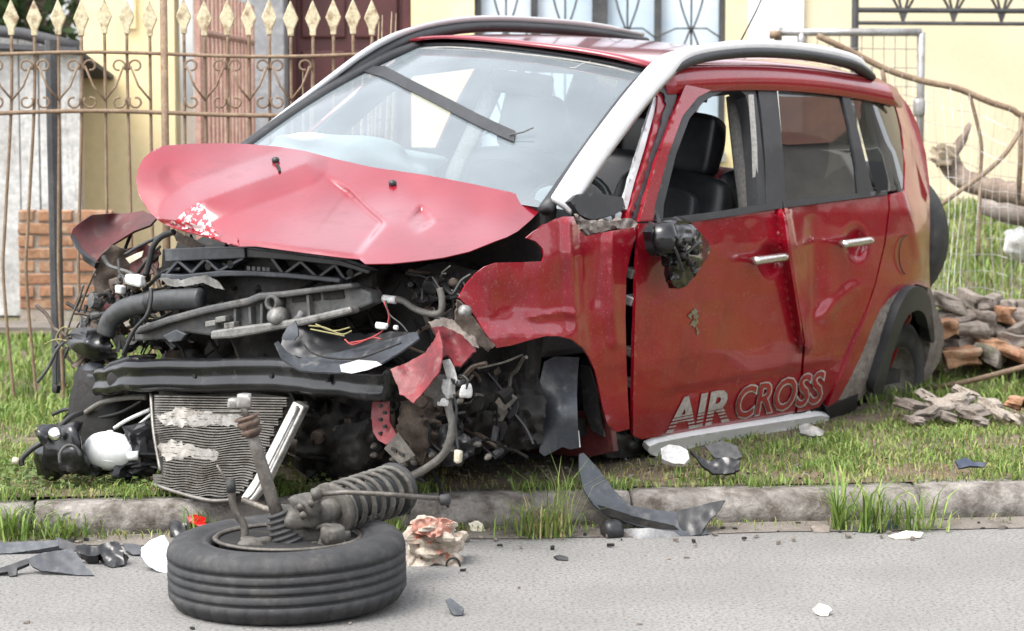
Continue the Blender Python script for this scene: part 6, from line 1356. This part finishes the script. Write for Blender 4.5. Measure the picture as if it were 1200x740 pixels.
def scatter(n, x0, x1, y0, y1, keep, kr=True):
    out = []
    while len(out) < n:
        x = rng.uniform(x0, x1, 4000); y = rng.uniform(y0, y1, 4000)
        for a, b in zip(x, y):
            if kr and b < kerb_y(a) + .10: continue
            if keep(a, b) > rng.random(): out.append((a, b, ground_z(a, b) - .004))
            if len(out) >= n: break
    return np.array(out)
def bare(x, y):                                       # worn patches along the kerb and under the car
    v = .62 + .75 * noise.noise(Vector((x * 2.1, y * 2.6, 0))) + .35 * noise.noise(Vector((x * 7, y * 7, 3)))
    dk = y - kerb_y(x)
    if .15 < dk < .55 and .3 < x < 1.6: v -= .45 * math.exp(-((dk - .3) / .12) ** 2)
    c_ = RC.T @ (np.array([x, y, .1]) - TC)
    if -.4 < c_[0] < 2.9 and abs(c_[1]) < .80: v -= .75
    if .4 < c_[0] < 2.4 and -1.0 < c_[1] < -.78: v -= .25
    return v
def near_car(x, y):
    c_ = RC.T @ (np.array([x, y, .1]) - TC); return -.4 < c_[0] < 3.0 and -1.05 < c_[1] < .8
n1 = scatter(56000, -3.8, 3.9, 7.4, 10.4, bare); tag(blades('grass', n1, .034, .0026, 1.2, TG + TD[:1]), 'short green grass covering the verge around the car', 'grass', kind='stuff')
n2 = scatter(4500, -2.6, 2.6, 7.4, 9.2, lambda x, y: 0 if near_car(x, y) else 1.0 if noise.noise(Vector((x * 3, y * 3, 7))) > .12 else .05); tag(blades('tall_grass', n2, .06, .0028, 1.2, TG), 'taller grass tufts standing out of the verge', 'grass', kind='stuff')
n3 = scatter(32000, -6.0, .2, 9.4, 13.9, lambda x, y: 0 if 13.15 < y < 13.8 else .9, False); tag(blades('yard_grass', n3, .075, .0045, .9, TG), 'bright yard grass behind the left iron fence', 'grass', kind='stuff')
n4 = scatter(38000, .9, 5.6, 10.2, 17.5, lambda x, y: .55 if 10.9 < y < 11.3 else 1.0, False); tag(blades('bank_grass', n4, .085, .005, .9, TG + [(.28, .32, .10)]), 'bright grass on the bank behind the right wire fence', 'grass', kind='stuff')
n5 = scatter(2600, -2.6, 2.6, 7.6, 8.6, lambda x, y: .9 if noise.noise(Vector((x * 2.1, y * 2.6, 0))) < -.1 else .1); tag(blades('dry_grass', n5, .04, .002, 1.6, TD), 'dry straw blades lying in the worn patches of the verge', 'grass', kind='stuff')
# small round-leaved ground cover at the left
lf = scatter(2600, -2.6, -.4, 7.55, 8.35, lambda x, y: .2 + sstep(.0, .4, noise.noise(Vector((x * 4, y * 4, 9))) + .2)); n = len(lf)
lf[:, 2] += rng.uniform(.01, .045, n)
def leaflets(name, P, size, tones):
    n = len(P); a = rng.uniform(0, 6.28, n); d = np.c_[np.cos(a), np.sin(a), rng.uniform(-.2, .5, n)]; s = np.c_[-np.sin(a), np.cos(a), rng.uniform(-.3, .3, n)]; sz = (size * rng.uniform(.6, 1.4, n))[:, None]
    V = np.stack([P, P + d * sz * .5 + s * sz * .38, P + d * sz, P + d * sz * .5 - s * sz * .38], 1).reshape(-1, 3)
    me = bpy.data.meshes.new(name); me.vertices.add(4 * n); me.vertices.foreach_set('co', V.astype(np.float32).ravel()); me.loops.add(4 * n); me.loops.foreach_set('vertex_index', np.arange(4 * n, dtype=np.int32)); me.polygons.add(n); me.polygons.foreach_set('loop_start', np.arange(0, 4 * n, 4, dtype=np.int32)); me.update()
    T = np.array(tones)[rng.integers(0, len(tones), n)] * rng.uniform(.75, 1.2, (n, 1)); at = me.attributes.new('tone', 'FLOAT_COLOR', 'POINT'); at.data.foreach_set('color', np.repeat(np.c_[T, np.ones(n)], 4, 0).astype(np.float32).ravel())
    return mobj(name, me, 'leaf')
tag(leaflets('ground_cover', lf, .022, [(.10, .16, .045), (.14, .20, .06), (.17, .23, .08)]), 'small-leaved ground cover creeping over the kerb at the left', 'ground cover', kind='stuff')
fallen = scatter(500, -2.5, 2.6, 7.6, 9.0, lambda x, y: 1.0); fallen[:, 2] += .02
tag(leaflets('leaf_litter', fallen, .016, [(.26, .17, .08), (.34, .25, .13), (.18, .11, .06)]), 'scattered brown leaf litter on the verge', 'leaf litter', kind='stuff')
# tufts along the kerb foot (each a plant)
def tuft(x, y, n, h, spread, label, tones=TG, lean=.8, wd=.003, grp=None, z=.004):
    P = np.c_[x + rng.normal(0, spread, n), y + rng.normal(0, spread * .5, n), np.full(n, z)]
    tag(blades('grass_tuft', P, h, wd, lean, tones), label, 'weed', grp)
def at_kerb(px, py=628): q = W(px, py, z=.0); return q.x, min(q.y, kerb_y(q.x) - .015)
x, y = at_kerb(985, 622); tuft(x, y, 42, .25, .02, 'tall upright grass weed at the kerb on the right', TG + [(.28, .33, .10)], 1.1, .0035); 
x, y = at_kerb(1018, 624); tuft(x, y, 60, .20, .025, 'dense middle grass weed at the kerb beside the tall one', TG, 1.0, .0035)
x, y = at_kerb(1068, 622); tuft(x, y, 70, .16, .05, 'low spreading grass weed at the kerb, rightmost of the three', TG, 1.1, .003)
x, y = at_kerb(632, 630); tuft(x, y, 130, .14, .055, 'yellow-green spreading weed at the kerb left of the arch liner', TG + TD, 1.2, .003)
x, y = at_kerb(655, 628); tuft(x, y, 40, .28, .02, 'wispy long-bladed grass beside the yellow-green kerb weed', TG + TD, .9, .0018)
x, y = at_kerb(85, 620); tuft(x, y, 130, .11, .08, 'leafy grass weed at the kerb at the left', TG, 1.2, .003)
x, y = at_kerb(18, 620); tuft(x, y, 150, .15, .07, 'large grass weed at the kerb on the far left edge', TG, 1.0, .004)
x, y = at_kerb(235, 628); tuft(x, y, 36, .13, .03, 'small grass tuft between the red lens fragment and the wheel', TG, 1.0, .003)
x, y = at_kerb(462, 615); tuft(x, y, 50, .12, .04, 'small grass tuft at the kerb behind the strut spring', TG, 1.0, .003)
n6 = []
for i in range(3800):
    x = rng.uniform(-2.6, 2.4); dens = .25 + .75 * sstep(-.1, .4, noise.noise(Vector((x * 2.2, 5, 1)))) if x < .7 else .12
    if rng.random() < dens: n6.append((x, kerb_y(x) - .01 - abs(rng.normal(0, .035)), .006))
tag(blades('gutter_grass', np.array(n6), .035, .002, 1.4, TG + TD), 'sparse grass and straw growing in the gutter line', 'grass', kind='stuff')
n7 = scatter(900, -2.8, 2.8, 7.5, 8.0, lambda x, y: 1.0 if (.06 < y - kerb_y(x) < .2 and noise.noise(Vector((x * 2.5, 0, 3))) > 0) else 0, False); tag(blades('kerb_edge_grass', n7, .06, .0025, 1.3, TG), 'grass hanging over the top edge of the kerb', 'grass', kind='stuff')

for o in bpy.data.objects:
    if '_w' in o: del o['_w']
